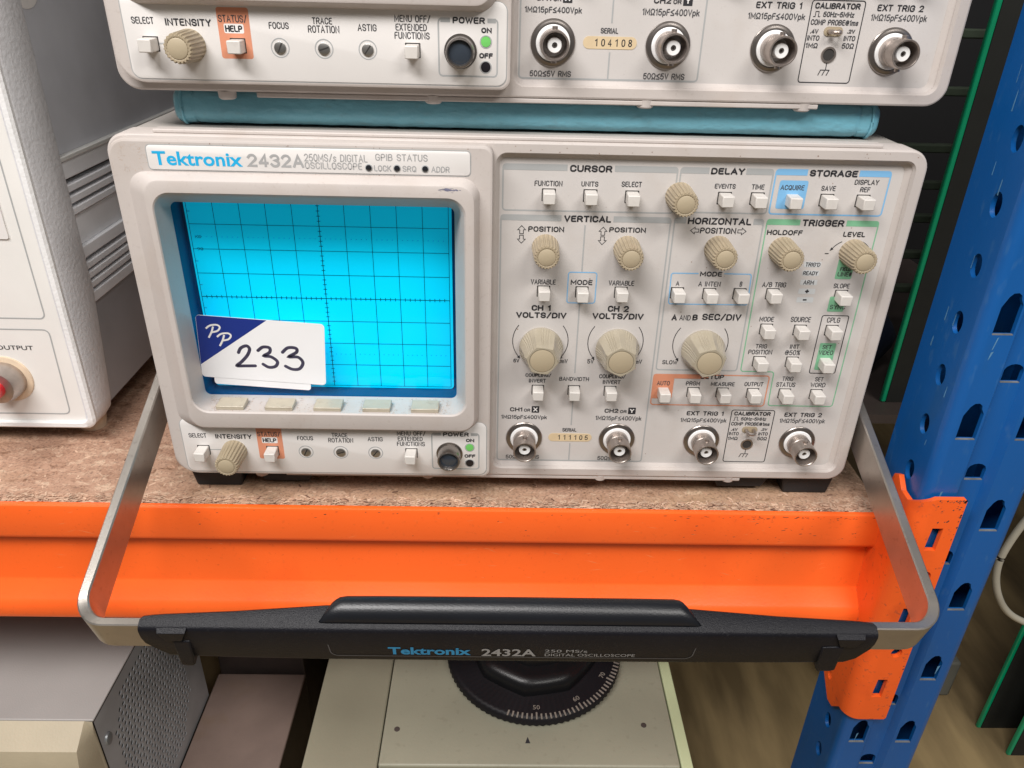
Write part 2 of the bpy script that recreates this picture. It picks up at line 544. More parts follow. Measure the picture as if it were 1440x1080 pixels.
RIGHT_TEXT = [
    ('CURSOR', 102.6, 56.5, 15.3, 2.5, 'b'), ('FUNCTION', 87.4, 50.9, 10.2, 2.0, 'n'), ('UNITS', 102.5, 51.0, 6.2, 1.9, 'n'), ('SELECT', 117.8, 51.2, 7.4, 2.0, 'n'), 
    ('VERTICAL', 102.6, 38.0, 17.6, 2.5, 'b'), ('POSITION', 87.3, 33.8, 13.5, 2.1, 'm'), ('POSITION', 117.9, 34.1, 13.8, 2.0, 'm'), 
    ('VARIABLE', 87.1, 12.8, 9.7, 2.1, 'n'), ('MODE', 102.0, 12.9, 8.5, 2.1, 'm'), ('VARIABLE', 117.5, 12.9, 10.0, 2.1, 'n'), ('CH 1', 86.8, 1.9, 7.7, 2.4, 'b'), 
    ('CH 2', 117.3, 2.1, 8.4, 2.6, 'b'), ('VOLTS/DIV', 86.9, -1.2, 20.0, 2.5, 'b'), ('VOLTS/DIV', 117.4, -1.1, 20.4, 2.6, 'b'), ('DELAY', 152.3, 56.6, 12.3, 2.4, 'b'), 
    ('EVENTS', 152.1, 51.2, 7.7, 1.8, 'n'), ('TIME', 164.2, 51.2, 4.7, 1.9, 'n'), ('STORAGE', 191.0, 56.6, 17.6, 2.4, 'b'), ('ACQUIRE', 176.9, 51.2, 8.8, 1.9, 'n'), 
    ('SAVE', 190.2, 51.2, 5.3, 1.9, 'n'), ('DISPLAY', 203.8, 53.7, 8.9, 1.9, 'n'), ('REF', 203.8, 51.0, 3.7, 1.9, 'n'), ('HORIZONTAL', 152.1, 38.1, 23.9, 2.6, 'b'), 
    ('POSITION', 152.0, 34.5, 13.6, 2.3, 'm'), ('TRIGGER', 191.1, 38.2, 15.8, 2.6, 'b'), ('HOLDOFF', 177.3, 34.3, 13.5, 2.0, 'm'), ('LEVEL', 203.8, 34.1, 8.4, 2.0, 'm'), 
    ('MODE', 151.9, 17.3, 8.6, 2.0, 'm'), ('A', 139.4, 13.2, 1.4, 1.9, 'n'), ('A INTEN', 151.9, 13.2, 8.7, 2.1, 'n'), ('B', 164.2, 13.4, 1.0, 2.1, 'n'), 
    ('A/B TRIG', 177.2, 13.4, 9.4, 2.1, 'n'), ("TRIG'D", 190.6, 21.9, 5.8, 1.7, 'n'), ('READY', 190.4, 18.4, 5.8, 1.7, 'n'), ('ARM', 190.5, 14.6, 4.2, 1.8, 'n'), 
    ('+', 190.6, 10.9, 1.7, 1.6, 'b'), ('–', 190.4, 7.3, 1.6, 0.5, 'b'), ('FIELD', 203.7, 20.3, 4.3, 1.6, 'n'), ('LINE#', 203.8, 18.2, 5.6, 1.8, 'n'), 
    ('SLOPE', 203.7, 13.4, 6.3, 2.0, 'n'), ('SYNC', 204.1, 4.5, 6.1, 1.9, 'n'), ('A', 139.9, -1.2, 2.2, 2.6, 'b'), ('AND', 144.2, -1.2, 4.5, 2.3, 'n'), 
    ('B', 148.2, -1.0, 2.1, 2.6, 'b'), ('SEC/DIV', 158.8, -0.7, 15.6, 2.8, 'b'), ('MODE', 176.9, -1.2, 5.8, 2.1, 'n'), ('SOURCE', 190.6, -1.1, 8.0, 2.3, 'n'), 
    ('CPLG', 203.8, -1.1, 5.3, 2.3, 'n'), ('TRIG', 176.9, -13.2, 4.7, 2.0, 'n'), ('POSITION', 176.9, -15.8, 9.8, 2.1, 'n'), ('INIT', 190.5, -13.1, 3.8, 2.0, 'n'), 
    ('@50%', 190.2, -15.8, 6.3, 2.4, 'n'), ('SET', 203.8, -13.1, 3.7, 2.0, 'n'), ('VIDEO', 203.9, -15.6, 5.9, 2.1, 'n'), ('TRIG', 190.6, -27.9, 4.7, 2.1, 'n'), 
    ('STATUS', 190.3, -30.7, 8.0, 2.2, 'n'), ('SET', 203.8, -27.9, 3.5, 2.1, 'n'), ('WORD', 203.8, -30.6, 6.3, 2.2, 'n'), ('SLOW', 140.5, -21.1, 6.2, 1.9, 'n'), 
    ('AUTO', 139.0, -30.9, 5.4, 2.1, 'n'), ('PRGM', 151.4, -30.8, 5.9, 2.0, 'n'), ('MEASURE', 163.9, -30.9, 9.9, 1.9, 'n'), ('OUTPUT', 176.9, -30.7, 7.9, 2.0, 'n'), 
    ('SETUP', 159.0, -27.6, 9.8, 2.1, 'm'), ('EXT TRIG 1', 158.6, -45.2, 15.9, 2.1, 'm'), ('1MΩ15pF≤400Vpk', 158.3, -48.6, 19.8, 2.0, 'n'), 
    ('EXT TRIG 2', 200.6, -45.2, 16.1, 2.1, 'm'), ('1MΩ15pF≤400Vpk', 200.8, -48.2, 19.6, 2.1, 'n'), ('CALIBRATOR', 178.8, -45.0, 15.6, 1.9, 'm'), 
    ('50Hz-5MHz', 179.7, -47.6, 10.8, 1.7, 'n'), ('COMP PROBE@1ms', 178.8, -50.1, 16.6, 1.8, 'n'), ('.4V', 172.3, -53.0, 2.8, 1.5, 'n'), 
    ('INTO', 172.4, -55.1, 4.3, 1.7, 'n'), ('1MΩ', 172.3, -57.5, 4.3, 1.7, 'n'), ('.2V', 185.2, -52.8, 2.7, 1.3, 'n'), ('INTO', 185.1, -55.0, 4.1, 1.7, 'n'), 
    ('50Ω', 185.1, -57.4, 4.2, 1.8, 'n'), ('5V', 77.5, -21.5, 2.4, 1.7, 'n'), ('2mV', 96.5, -21.4, 4.1, 1.9, 'n'), ('5V', 107.9, -21.3, 2.6, 2.0, 'n'), 
    ('2mV', 127.0, -21.1, 4.1, 2.0, 'n'), ('COUPLING/', 86.8, -28.1, 10.7, 1.6, 'n'), ('INVERT', 86.5, -30.7, 7.1, 1.8, 'n'), 
    ('BANDWIDTH', 101.7, -29.6, 12.3, 1.9, 'n'), ('COUPLING/', 117.5, -28.1, 11.0, 1.9, 'n'), ('INVERT', 117.4, -30.8, 7.4, 1.9, 'n'), 
    ('CH1', 78.1, -44.6, 5.3, 2.0, 'm'), ('OR', 82.7, -44.9, 2.7, 1.5, 'n'), ('X', 86.2, -44.5, 1.8, 2.0, 'w'), ('1MΩ15pF≤400Vpk', 81.5, -48.3, 19.5, 1.9, 'n'), 
    ('CH2', 118.5, -44.6, 5.9, 2.0, 'm'), ('OR', 123.6, -44.9, 2.8, 1.5, 'n'), ('Y', 127.2, -44.5, 1.8, 1.9, 'w'), ('1MΩ15pF≤400Vpk', 121.8, -48.2, 19.7, 2.1, 'n'), 
    ('SERIAL', 101.2, -54.4, 6.1, 1.8, 'n'), ('50Ω≤5V RMS', 81.4, -68.6, 14.6, 2.0, 'n'), ('50Ω≤5V RMS', 121.7, -68.7, 14.7, 2.1, 'n'), 
]
LEFT_TEXT = [
    ('SELECT', -54.2, -54.0, 7.3, 2.14, 'n'), ('INTENSITY', -39.4, -54.3, 15.1, 2.23, 'm'), ('STATUS/', -24.7, -52.9, 9.4, 2.23, 'n'), 
    ('HELP', -24.7, -55.9, 5.7, 2.08, 'm'), ('FOCUS', -9.8, -54.6, 6.6, 2.07, 'n'), ('TRACE', 4.6, -52.9, 6.6, 2.06, 'n'), ('ROTATION', 4.9, -55.4, 10.4, 2.25, 'n'), 
    ('ASTIG', 19.3, -54.6, 6.3, 2.16, 'n'), ('MENU OFF/', 34.4, -51.6, 11.9, 2.14, 'n'), ('EXTENDED', 33.9, -54.2, 10.4, 2.16, 'n'), 
    ('FUNCTIONS', 34.1, -56.7, 11.7, 2.18, 'n'), ('POWER', 53.0, -51.7, 10.7, 1.98, 'm'), ('ON', 58.9, -54.6, 3.5, 1.65, 'm'), ('OFF', 58.8, -62.4, 4.6, 1.7, 'm'), 
]
NAME_TEXT = [
    ('Tektronix', -34.9, 59.1, 30.7, 4.8, 'T'), ('2432A', -8.1, 59.0, 19.5, 4.5, 'G'), ('250MS/s DIGITAL', 12.8, 60.4, 21.8, 2.6, 'g'), 
    ('OSCILLOSCOPE', 11.8, 57.7, 19.8, 2.4, 'g'), ('GPIB STATUS', 35.5, 61.0, 18.1, 2.4, 'g'), ('LOCK', 28.8, 57.2, 6.0, 2.1, 'g'), ('SRQ', 38.1, 57.2, 4.8, 2.1, 'g'), 
    ('ADDR', 48.9, 57.2, 6.4, 2.1, 'g'), 
]

# ------------------------------------------------------------------ single-stroke panel lettering
GLYPHS = {
 'A': (.70, [[(0, 0), (.5, 1), (1, 0)], [(.19, .33), (.81, .33)]]),
 'B': (.62, [[(0, 0), (0, 1), (.68, 1), (.95, .88), (.95, .66), (.7, .53), (0, .53)], [(.6, .53), (.76, .52), (1, .40), (1, .14), (.72, 0), (0, 0)]]),
 'C': (.62, [[(1, .74), (1, .82), (.75, 1), (.25, 1), (0, .8), (0, .2), (.25, 0), (.75, 0), (1, .18), (1, .26)]]),
 'D': (.64, [[(0, 0), (0, 1), (.65, 1), (1, .76), (1, .24), (.65, 0), (0, 0)]]),
 'E': (.54, [[(1, 1), (0, 1), (0, 0), (1, 0)], [(0, .53), (.88, .53)]]),
 'F': (.52, [[(1, 1), (0, 1), (0, 0)], [(0, .52), (.88, .52)]]),
 'G': (.66, [[(1, .76), (.78, 1), (.25, 1), (0, .8), (0, .2), (.25, 0), (.78, 0), (1, .2), (1, .48), (.58, .48)]]),
 'H': (.64, [[(0, 0), (0, 1)], [(1, 0), (1, 1)], [(0, .52), (1, .52)]]),
 'I': (.04, [[(.5, 0), (.5, 1)]]),
 'K': (.62, [[(0, 0), (0, 1)], [(1, 1), (0, .40)], [(.36, .62), (1, 0)]]),
 'L': (.50, [[(0, 1), (0, 0), (1, 0)]]),
 'M': (.80, [[(0, 0), (0, 1), (.5, .25), (1, 1), (1, 0)]]),
 'N': (.66, [[(0, 0), (0, 1), (1, 0), (1, 1)]]),
 'O': (.66, [[(.5, 0), (.28, 0), (0, .22), (0, .78), (.28, 1), (.72, 1), (1, .78), (1, .22), (.72, 0), (.5, 0)]]),
 'P': (.60, [[(0, 0), (0, 1), (.7, 1), (1, .86), (1, .60), (.7, .46), (0, .46)]]),
 'Q': (.66, [[(.5, 0), (.28, 0), (0, .22), (0, .78), (.28, 1), (.72, 1), (1, .78), (1, .22), (.72, 0), (.5, 0)], [(.6, .26), (1, -.04)]]),
 'R': (.62, [[(0, 0), (0, 1), (.7, 1), (1, .86), (1, .62), (.7, .48), (0, .48)], [(.58, .48), (1, 0)]]),
 'S': (.60, [[(1, .78), (.76, 1), (.24, 1), (0, .84), (0, .64), (.26, .53), (.74, .47), (1, .36), (1, .16), (.76, 0), (.24, 0), (0, .22)]]),
 'T': (.60, [[(0, 1), (1, 1)], [(.5, 1), (.5, 0)]]),
 'U': (.64, [[(0, 1), (0, .2), (.26, 0), (.74, 0), (1, .2), (1, 1)]]),
 'V': (.66, [[(0, 1), (.5, 0), (1, 1)]]),
 'W': (.92, [[(0, 1), (.25, 0), (.5, .8), (.75, 0), (1, 1)]]),
 'X': (.64, [[(0, 0), (1, 1)], [(0, 1), (1, 0)]]),
 'Y': (.64, [[(0, 1), (.5, .45), (1, 1)], [(.5, .45), (.5, 0)]]),
 'Z': (.60, [[(0, 1), (1, 1), (0, 0), (1, 0)]]),
 '0': (.58, [[(.5, 0), (.28, 0), (0, .22), (0, .78), (.28, 1), (.72, 1), (1, .78), (1, .22), (.72, 0), (.5, 0)]]),
 '1': (.26, [[(0, .8), (.8, 1), (.8, 0)]]),
 '2': (.58, [[(0, .78), (.25, 1), (.75, 1), (1, .8), (1, .62), (0, 0), (1, 0)]]),
 '3': (.58, [[(0, .84), (.25, 1), (.75, 1), (1, .82), (.96, .62), (.5, .54), (1, .40), (1, .16), (.72, 0), (.25, 0), (0, .18)]]),
 '4': (.60, [[(.72, 0), (.72, 1), (0, .28)], [(0, .28), (1, .28)]]),
 '5': (.58, [[(.92, 1), (.1, 1), (0, .48), (.3, .62), (.74, .62), (1, .44), (1, .18), (.74, 0), (.24, 0), (0, .16)]]),
 '8': (.58, [[(.5, .53), (.06, .68), (.06, .86), (.3, 1), (.7, 1), (.94, .86), (.94, .68), (.5, .53)], [(.5, .53), (0, .38), (0, .14), (.28, 0), (.72, 0), (1, .14), (1, .38), (.5, .53)]]),
 'p': (.50, [[(0, -.3), (0, .66)], [(0, .52), (.3, .68), (.72, .68), (1, .5), (1, .18), (.72, 0), (.3, 0), (0, .16)]]),
 'k': (.48, [[(0, 0), (0, 1)], [(.95, .68), (0, .28)], [(.4, .46), (1, 0)]]),
 'm': (.80, [[(0, 0), (0, .68)], [(0, .5), (.2, .68), (.4, .66), (.5, .5), (.5, 0)], [(.5, .5), (.7, .68), (.9, .66), (1, .5), (1, 0)]]),
 's': (.44, [[(1, .56), (.7, .68), (.25, .68), (0, .52), (.25, .37), (.75, .31), (1, .16), (.72, 0), (.25, 0), (0, .12)]]),
 'z': (.44, [[(0, .66), (1, .66), (0, 0), (1, 0)]]),
 'Ω': (.74, [[(0, 0), (.34, 0), (.34, .14), (0, .45), (0, .75), (.3, 1), (.7, 1), (1, .75), (1, .45), (.66, .14), (.66, 0), (1, 0)]]),
 '≤': (.62, [[(1, .95), (0, .58), (1, .22)], [(0, 0), (1, 0)]]),
 '@': (.80, [[(.72, .4), (.5, .3), (.34, .46), (.5, .66), (.7, .62), (.72, .36), (.9, .3), (1, .55), (.8, .92), (.3, .95), (0, .6), (.05, .2), (.4, 0), (.85, .06)]]),
 '%': (.72, [[(.08, 0), (.92, 1)], [(.2, .62), (.02, .8), (.2, .98), (.38, .8), (.2, .62)], [(.8, .02), (.62, .2), (.8, .38), (.98, .2), (.8, .02)]]),
 '#': (.62, [[(.22, 0), (.38, 1)], [(.62, 0), (.78, 1)], [(0, .35), (.95, .35)], [(.05, .67), (1, .67)]]),
 '+': (.70, [[(0, .5), (1, .5)], [(.5, 0), (.5, 1)]]),
 '–': (.70, [[(0, .5), (1, .5)]]),
 '-': (.36, [[(0, .48), (1, .48)]]),
 '.': (.04, [[(.5, 0), (.5, .1)]]),
 '/': (.50, [[(0, -.06), (1, 1.06)]]),
 "'": (.04, [[(.5, .75), (.5, 1)]]),
 ' ': (.30, []),
}
def round_path(pts, r):
    if len(pts) < 3:
        return pts
    out = [pts[0]]
    for a_, p, b_ in zip(pts, pts[1:], pts[2:]):
        va, vb = Vector((a_[0] - p[0], a_[1] - p[1])), Vector((b_[0] - p[0], b_[1] - p[1]))
        if va.length < 1e-6 or vb.length < 1e-6:
            continue
        sharp = va.normalized().dot(vb.normalized())
        if sharp > 0.35:          # acute points stay pointed (A, M, N, V)
            out.append(p)
            continue
        k = min(r, va.length * 0.48, vb.length * 0.48)
        s, e, c = Vector(p) + va.normalized() * k, Vector(p) + vb.normalized() * k, Vector(p)
        n = 1 if k < 0.02 else 2
        if abs(sharp) < 0.2 and r < 0.2:
            out.append(p)
            continue
        for q in range(n + 1):
            t = q / n
            v = (1 - t) ** 2 * s + 2 * t * (1 - t) * c + t * t * e
            out.append((v.x, v.y))
    out.append(pts[-1])
    return out
def engraved(s, xc, zc, w, h, y, mat, parent, pen, name='lettering'):
    gap = 0.30
    tot = sum(GLYPHS[c][0] for c in s) + gap * (len(s) - 1)
    hh = h - pen
    k = (w - pen) / max(tot, 1e-6)
    x = xc - (w - pen) / 2
    mb = MB()
    q = 0
    for c in s:
        gw, strokes = GLYPHS[c]
        for st_ in strokes:
            pts = [(x + px * gw * k, zc - hh / 2 + pz * hh) for px, pz in st_]
            # extend plain ends by half a pen so corners look square
            rp = round_path(pts, 0.22 * hh)
            a_, b_ = Vector(rp[0]), Vector(rp[1])
            rp[0] = tuple(a_ + (a_ - b_).normalized() * pen * 0.4)
            a_, b_ = Vector(rp[-1]), Vector(rp[-2])
            rp[-1] = tuple(a_ + (a_ - b_).normalized() * pen * 0.4)
            mb.stroke(rp, pen, y - 0.004 * (q % 4))
            q += 1
        x += (gw + gap) * k
    return build(mb, name, mat, parent, smooth=0)

# ------------------------------------------------------------------ the oscilloscopes
BUTTONS = [(87.7, 46.8), (102.9, 46.8), (118.2, 46.8), (152.5, 47.0), (164.6, 47.0), (177.4, 47.0), (190.3, 47.0), (203.8, 47.0),
           (87.4, 9.1), (102.3, 9.1), (117.6, 9.2), (139.7, 9.4), (152.2, 9.4), (164.2, 9.5), (177.1, 9.7), (204.2, 9.5),
           (177.4, -5.4), (191.1, -5.5), (203.9, -5.4), (177.1, -19.9), (190.6, -19.9), (204.1, -19.9), (190.5, -34.7), (203.7, -34.8),
           (139.2, -34.8), (151.9, -34.8), (164.1, -34.8), (177.0, -34.8), (86.9, -34.8), (101.9, -34.7), (117.1, -34.8)]
KNOBS = [(135.7, 47.2), (87.3, 26.7), (118.3, 26.7), (152.9, 27.4), (177.5, 27.5), (204.7, 27.1)]
BIG_KNOBS = [(87.3, -15.1), (118.2, -15.2), (153.0, -15.0)]
CONNECTORS = [(81.8, -58.6), (121.9, -58.6), (158.7, -58.7), (200.5, -58.8)]
SC = (77.0, 0.0, -88.0)

def front(y):
    return lambda a, b: (a, y, b)
def plate_fn(y, sgn=1):
    return lambda a, b, d: (a, y + sgn * d, b)

def push_button(c, y0, root, w=4.45, h=4.1):
    x, z = c[0] + random.uniform(-0.08, 0.08), c[1] - 0.2 + random.uniform(-0.08, 0.08)
    d = 6.0 + random.uniform(-0.25, 0.2)
    t = random.uniform(-0.12, 0.12)
    b = MB().loft([[(x - w / 2, y0 + 0.5, z - h / 2), (x + w / 2, y0 + 0.5, z - h / 2), (x + w / 2, y0 + 0.5, z + h / 2), (x - w / 2, y0 + 0.5, z + h / 2)],
                   [(x - w / 2 + t, y0 - d - t, z - h / 2 + t), (x + w / 2 + t, y0 - d + t, z - h / 2 + t), (x + w / 2 + t, y0 - d + t, z + h / 2 + t), (x - w / 2 + t, y0 - d - t, z + h / 2 + t)]])
    o = build(b, 'push_button', 'button_white', root, bevel=0.35, seg=2)
    r = MB().poly(rrect(x - w / 2 - 0.38, x + w / 2 + 0.32, z - h / 2 - 0.25, z + h / 2 + 0.36, 0.15, 1), y0 - 0.04)  # flat dark patch paints the shadow gap of the wider hole
    build(r, 'button_gap_shade', 'slot_dark', o, smooth=0)
def small_knob(c, y0, root):
    rib = lambda i, a, k: 1.0 if k in (0, 5) or (i % 4) in (0, 1) else 0.90
    N = 88
    b = MB().lathe(c, [(y0, 5.15), (y0 - 0.8, 5.15), (y0 - 6, 4.95), (y0 - 11.2, 4.75), (y0 - 12.0, 4.35), (y0 - 12.0, 3.55), (y0 - 11.75, 3.35), (y0 - 11.75, 0.2)], N, rib)
    b.lathe(c, [(y0, 4.75), (y0 - 11.6, 4.35)], 44)
    o = build(b, 'knob', 'knob_tan', root, smooth=38)
    build(MB().lathe(c, [(y0 - 11.6, 3.2), (y0 - 12.0, 3.2), (y0 - 12.12, 3.0), (y0 - 12.15, 0.3)], 40), 'knob_cap', 'knob_cap_tan', o)
def big_knob(c, y0, root, phase):
    N = 216
    def rib(i, a, k):
        u = ((math.degrees(a + phase)) % 60.0) - 30.0            # 0 in the middle of a flat
        hexr = math.cos(math.radians(30)) / math.cos(math.radians(u))
        amt = (0, 0.05, 0.45, 0.85, 0.95, 0.9, 0.75, 0, 0)[k] if k < 9 else 0
        r = 1.0 - (1.0 - hexr) * amt
        if abs(u) < 15 and 2 <= k <= 5 and int((u + 15) // 3.75) % 2 == 0:
            r -= 0.028
        return r
    b = MB().lathe(c, [(y0, 8.6), (y0 - 1.6, 8.9), (y0 - 3.2, 8.6), (y0 - 5.5, 8.0), (y0 - 9.0, 7.35), (y0 - 12.0, 6.9), (y0 - 13.0, 6.2), (y0 - 13.0, 5.1), (y0 - 12.7, 4.9), (y0 - 12.7, 0.3)], N, rib)
    o = build(b, 'range_knob', 'knob_large_tan', root, smooth=24)
    build(MB().lathe(c, [(y0 - 12.6, 4.75), (y0 - 13.05, 4.75), (y0 - 13.15, 4.5), (y0 - 13.2, 0.3)], 48), 'knob_cap', 'knob_cap_tan', o)
def connector(c, root):
    o = build(MB().lathe(c, [(0, 7.75), (-0.5, 7.75), (-0.75, 7.5), (-0.85, 6.9), (-1.05, 6.5), (-1.05, 6.1), (-0.5, 5.9), (-0.5, 4.0)], 64, cap0=False, cap1=False), 'input_connector', 'nickel_dark', root, smooth=30)
    build(MB().lathe(c, [(-0.4, 5.95), (-1.3, 5.9), (-1.5, 5.7), (-1.5, 4.6)], 48, cap0=False, cap1=False), 'insulator_ring', 'insulator_white', o)
    build(MB().lathe(c, [(-0.4, 4.75), (-5.5, 4.75), (-5.7, 4.6), (-6.3, 4.6), (-6.5, 4.8), (-11.7, 4.8), (-12.0, 4.65), (-12.0, 4.3), (-11.8, 4.15), (-3.0, 4.05)], 56, cap0=False, cap1=False), 'barrel', 'nickel', o, smooth=30)
    lugs = MB()
    for s in (-1, 1):
        pts = [[(c[0] + 0.95 * math.cos(t), -8.2 + 0.95 * math.sin(t), c[1] + s * r) for t in [2 * math.pi * k / 14 for k in range(14)]] for r in (4.4, 5.6, 5.75)]
        lugs.loft(pts)
    build(lugs, 'bayonet_lug', 'nickel', o)
    build(MB().lathe(c, [(-2.9, 4.1), (-3.0, 2.6), (-9.6, 2.45), (-9.9, 2.25), (-9.9, 0.95), (-8.0, 0.9)], 40, cap0=False, cap1=False), 'dielectric', 'insulator_white', o)
    build(MB().lathe(c, [(-8.0, 1.0), (-9.5, 0.85), (-9.5, 0.4), (-8.4, 0.35)], 24, cap0=False), 'contact', 'nickel_dark', o)

def corner_path(pts, r, n=4):
    # open polyline with rounded corners, pts (x, z)
    out = [pts[0]]
    for a, p, b in zip(pts, pts[1:], pts[2:]):
        va = Vector((a[0] - p[0], a[1] - p[1])); vb = Vector((b[0] - p[0], b[1] - p[1]))
        rr = min(r, va.length / 2, vb.length / 2)
        s = Vector(p) + va.normalized() * rr; e = Vector(p) + vb.normalized() * rr
        for k in range(n + 1):
            t = k / n
            q = (1 - t) ** 2 * s + 2 * t * (1 - t) * Vector(p) + t * t * e
            out.append((q.x, q.y))
    out.append(pts[-1])
    return out
def bar(mb, x0, x1, z1, h, y, left_round=False, right_round=False):
    mb.poly(rrect(x0, x1, z1 - h, z1, (1.2 if left_round else 0.01, 1.2 if right_round else 0.01, 0.01, 0.01), 4), y)

def build_scope(root):
    # --- moulded front frame with two openings
    OUT = rrect(-68.8, 223.2, -76.6, 66.0, 7.2, 8)
    OUTi = rrect(-68.0, 222.4, -75.8, 65.2, 6.4, 8)
    PAN = rrect(68.2, 219.2, -72.8, 62.2, 4.0, 8)
    PAN2 = rrect(69.0, 218.6, -72.2, 61.6, 3.6, 8)
    PAN3 = rrect(69.6, 216.6, -70.8, 60.0, 2.6, 8)
    HOLE = rrect(-57, 57.5, -45, 50, 4, 8)
    m = MB().loft([at_y(OUT, 9), at_y(OUT, -2.1), at_y(rrect(-68.55, 222.95, -76.35, 65.75, 7, 8), -2.75), at_y(OUTi, -3)], False, False)
    m.cells(OUTi, [HOLE, PAN], plate_fn(-3), 2.0)
    m.loft([at_y(PAN, -3), at_y(PAN2, -1.7), at_y(PAN2, -1.1), at_y(PAN3, -0.1), at_y(PAN3, 0.4)], False, False)
    build(m, 'front_frame', 'case_plastic', root, smooth=24)
    # --- cabinet behind the frame
    m = MB().loft([at_y(rrect(-67.2, 221.6, -75.2, 65.8, 6, 8), 8.9), at_y(rrect(-67.2, 221.6, -75.2, 65.8, 6, 8), 330)], False, True)
    build(m, 'cabinet', 'sheet_metal_beige', root, smooth=40)
    m = MB().box(-52, 206, -1.5, 3.5, 66.0, 67.4)
    build(m, 'cover_lip', 'case_plastic', root, bevel=0.4)
    m = MB().box(-22, 178, -2.5, 3.0, -78.4, -76.62)
    build(m, 'cover_lip', 'case_plastic', root, bevel=0.4)
    for x in (-33, 40, 116, 173):
        build(MB().lathe_z((x, 0.2), [(-76.5, 3.2), (-78.9, 3.0), (-79.4, 2.4)], 20), 'cover_stud', 'case_plastic', root)
    # --- control panel plate
    build(MB().cells(rrect(67.6, 220, -73.4, 62.8, 3, 6), [], plate_fn(0.0), 1), 'control_panel', 'panel_paint', root)
    # --- left display module
    MO = rrect(-65.8, 67.3, -73.4, 65.4, (6.5, 3.6, 3.6, 9.0), 8)
    MO2 = rrect(-65.5, 67.0, -73.1, 65.1, (6.3, 3.4, 3.4, 8.8), 8)
    MO3 = rrect(-64.9, 66.4, -72.5, 64.5, (5.8, 2.9, 2.9, 8.2), 8)
    m = MB().loft([at_y(MO, -2.9), at_y(MO, -8.1), at_y(MO2, -8.8), at_y(MO3, -9.0)], False, False)
    m.cells(MO3, [HOLE], plate_fn(-9.0), 3.0)
    build(m, 'display_module', 'case_plastic', root, smooth=24)
    # --- screen bezel
    lo = [(-60.6, 62.6, -49.2, 54.4, 6.5, -8.95), (-58.6, 62.2, -48.8, 54.0, 6.3, -10.2), (-54.6, 61.2, -47.7, 53.0, 6.0, -13.2), (-53.9, 60.7, -47.2, 52.5, 5.7, -13.8), (-53.2, 60.0, -46.6, 51.9, 5.2, -14.0),
          (-51.8, 57.9, -40.4, 48.4, 6.6, -14.0), (-51.4, 57.3, -39.8, 47.8, 6.2, -13.5), (-51.6, 56.4, -39.9, 46.6, 6.0, -11.5), (-52.1, 52.9, -40.5, 40.9, 2.4, 1.6)]
    m = MB().loft([at_y(rrect(a, b, c, d, r, 8), y) for a, b, c, d, r, y in lo], False, False)
    bz = build(m, 'screen_bezel', 'case_plastic', root, smooth=24)
    for x in (-37.8, -18.2, 1.3, 21.0, 40.6):
        m = MB().loft([[(x - 5.6, -12.2, -39.9), (x + 5.6, -12.2, -39.9), (x + 5.6, -12.2, -38.2), (x - 5.6, -12.2, -38.2)],
                       [(x - 5.6, -5.0, -39.9), (x + 5.6, -5.0, -39.9), (x + 5.6, -5.0, -37.9), (x - 5.6, -5.0, -37.9)]])
        b = build(m, 'menu_button', 'menu_button_tan', bz, bevel=0.3)
    # --- cathode ray screen
    m = MB().loft([at_y(rrect(-52.4, 53.0, -40.9, 41.0, 2, 4), 1.6), at_y(rrect(-52.4, 53.0, -40.9, 41.0, 2, 4), 11.5)], False, True)
    tun = build(m, 'screen_tunnel', 'screen_tunnel', root)
    m = MB().loft([at_y(rrect(-52.3, 52.9, -40.8, 40.9, 1.8, 4), 2.0), at_y(rrect(-52.3, 52.9, -40.8, 40.9, 1.8, 4), 3.2)], True, True)
    build(m, 'screen_filter', 'blue_filter', root)
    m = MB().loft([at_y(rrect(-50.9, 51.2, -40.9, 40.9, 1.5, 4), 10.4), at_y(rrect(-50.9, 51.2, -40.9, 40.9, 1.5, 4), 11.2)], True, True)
    ph = build(m, 'screen_face', 'phosphor_added_glow', root)
    g = MB()
    yg = 10.3
    for i in range(11):
        x = -50 + 10 * i
        g.stroke([(x, -40), (x, 40)], 0.26 if i == 5 else 0.2, yg)
    for j in range(9):
        z = -40 + 10 * j
        g.stroke([(-50, z), (50, z)], 0.26 if j == 4 else 0.2, yg - 0.01)
    for i in range(51):
        x = -50 + 2 * i
        g.stroke([(x, -0.75), (x, 0.75)], 0.22, yg - 0.02)
        for z in (25, -25):
            g.stroke([(x - 0.12, z), (x + 0.12, z)], 0.24, yg - 0.02)
    for j in range(41):
        z = -40 + 2 * j
        g.stroke([(-0.75, z), (0.75, z)], 0.22, yg - 0.02)
    for z in (15, 5, -5, -15, -35, 35):
        g.stroke([(-50, z), (-48.8, z)], 0.2, yg - 0.02)
    build(g, 'graticule', 'graticule_ink', ph, smooth=0)
    for s, z in (('100', 25), ('90', 20), ('10', -20), ('0%', -25)):
        lettering(s, -47.3, z, 2.3, 1.2, front(yg - 0.03), 'graticule_ink', ph)
    # --- name plate and lower plate
    m = MB().loft([at_y(rrect(-52, 59.2, 55.2, 63.4, 1.3), -8.9), at_y(rrect(-52, 59.2, 55.2, 63.4, 1.3), -9.25), at_y(rrect(-51.8, 59, 55.4, 63.2, 1.2), -9.35)], False, True)
    npl = build(m, 'name_plate', 'plate_white', root)
    m = MB().stroke(rrect(-52.25, 59.45, 54.95, 63.65, 1.5), 0.3, -9.05, True)
    build(m, 'plate_groove', 'legend_grey', npl, smooth=0)
    m = MB().loft([at_y(rrect(-60.6, 65.6, -71.9, -46, 3), -8.9), at_y(rrect(-60.6, 65.6, -71.9, -46, 3), -9.2), at_y(rrect(-60.4, 65.4, -71.7, -46.2, 2.8), -9.3)], False, True)
    low = build(m, 'lower_plate', 'plate_white', root)
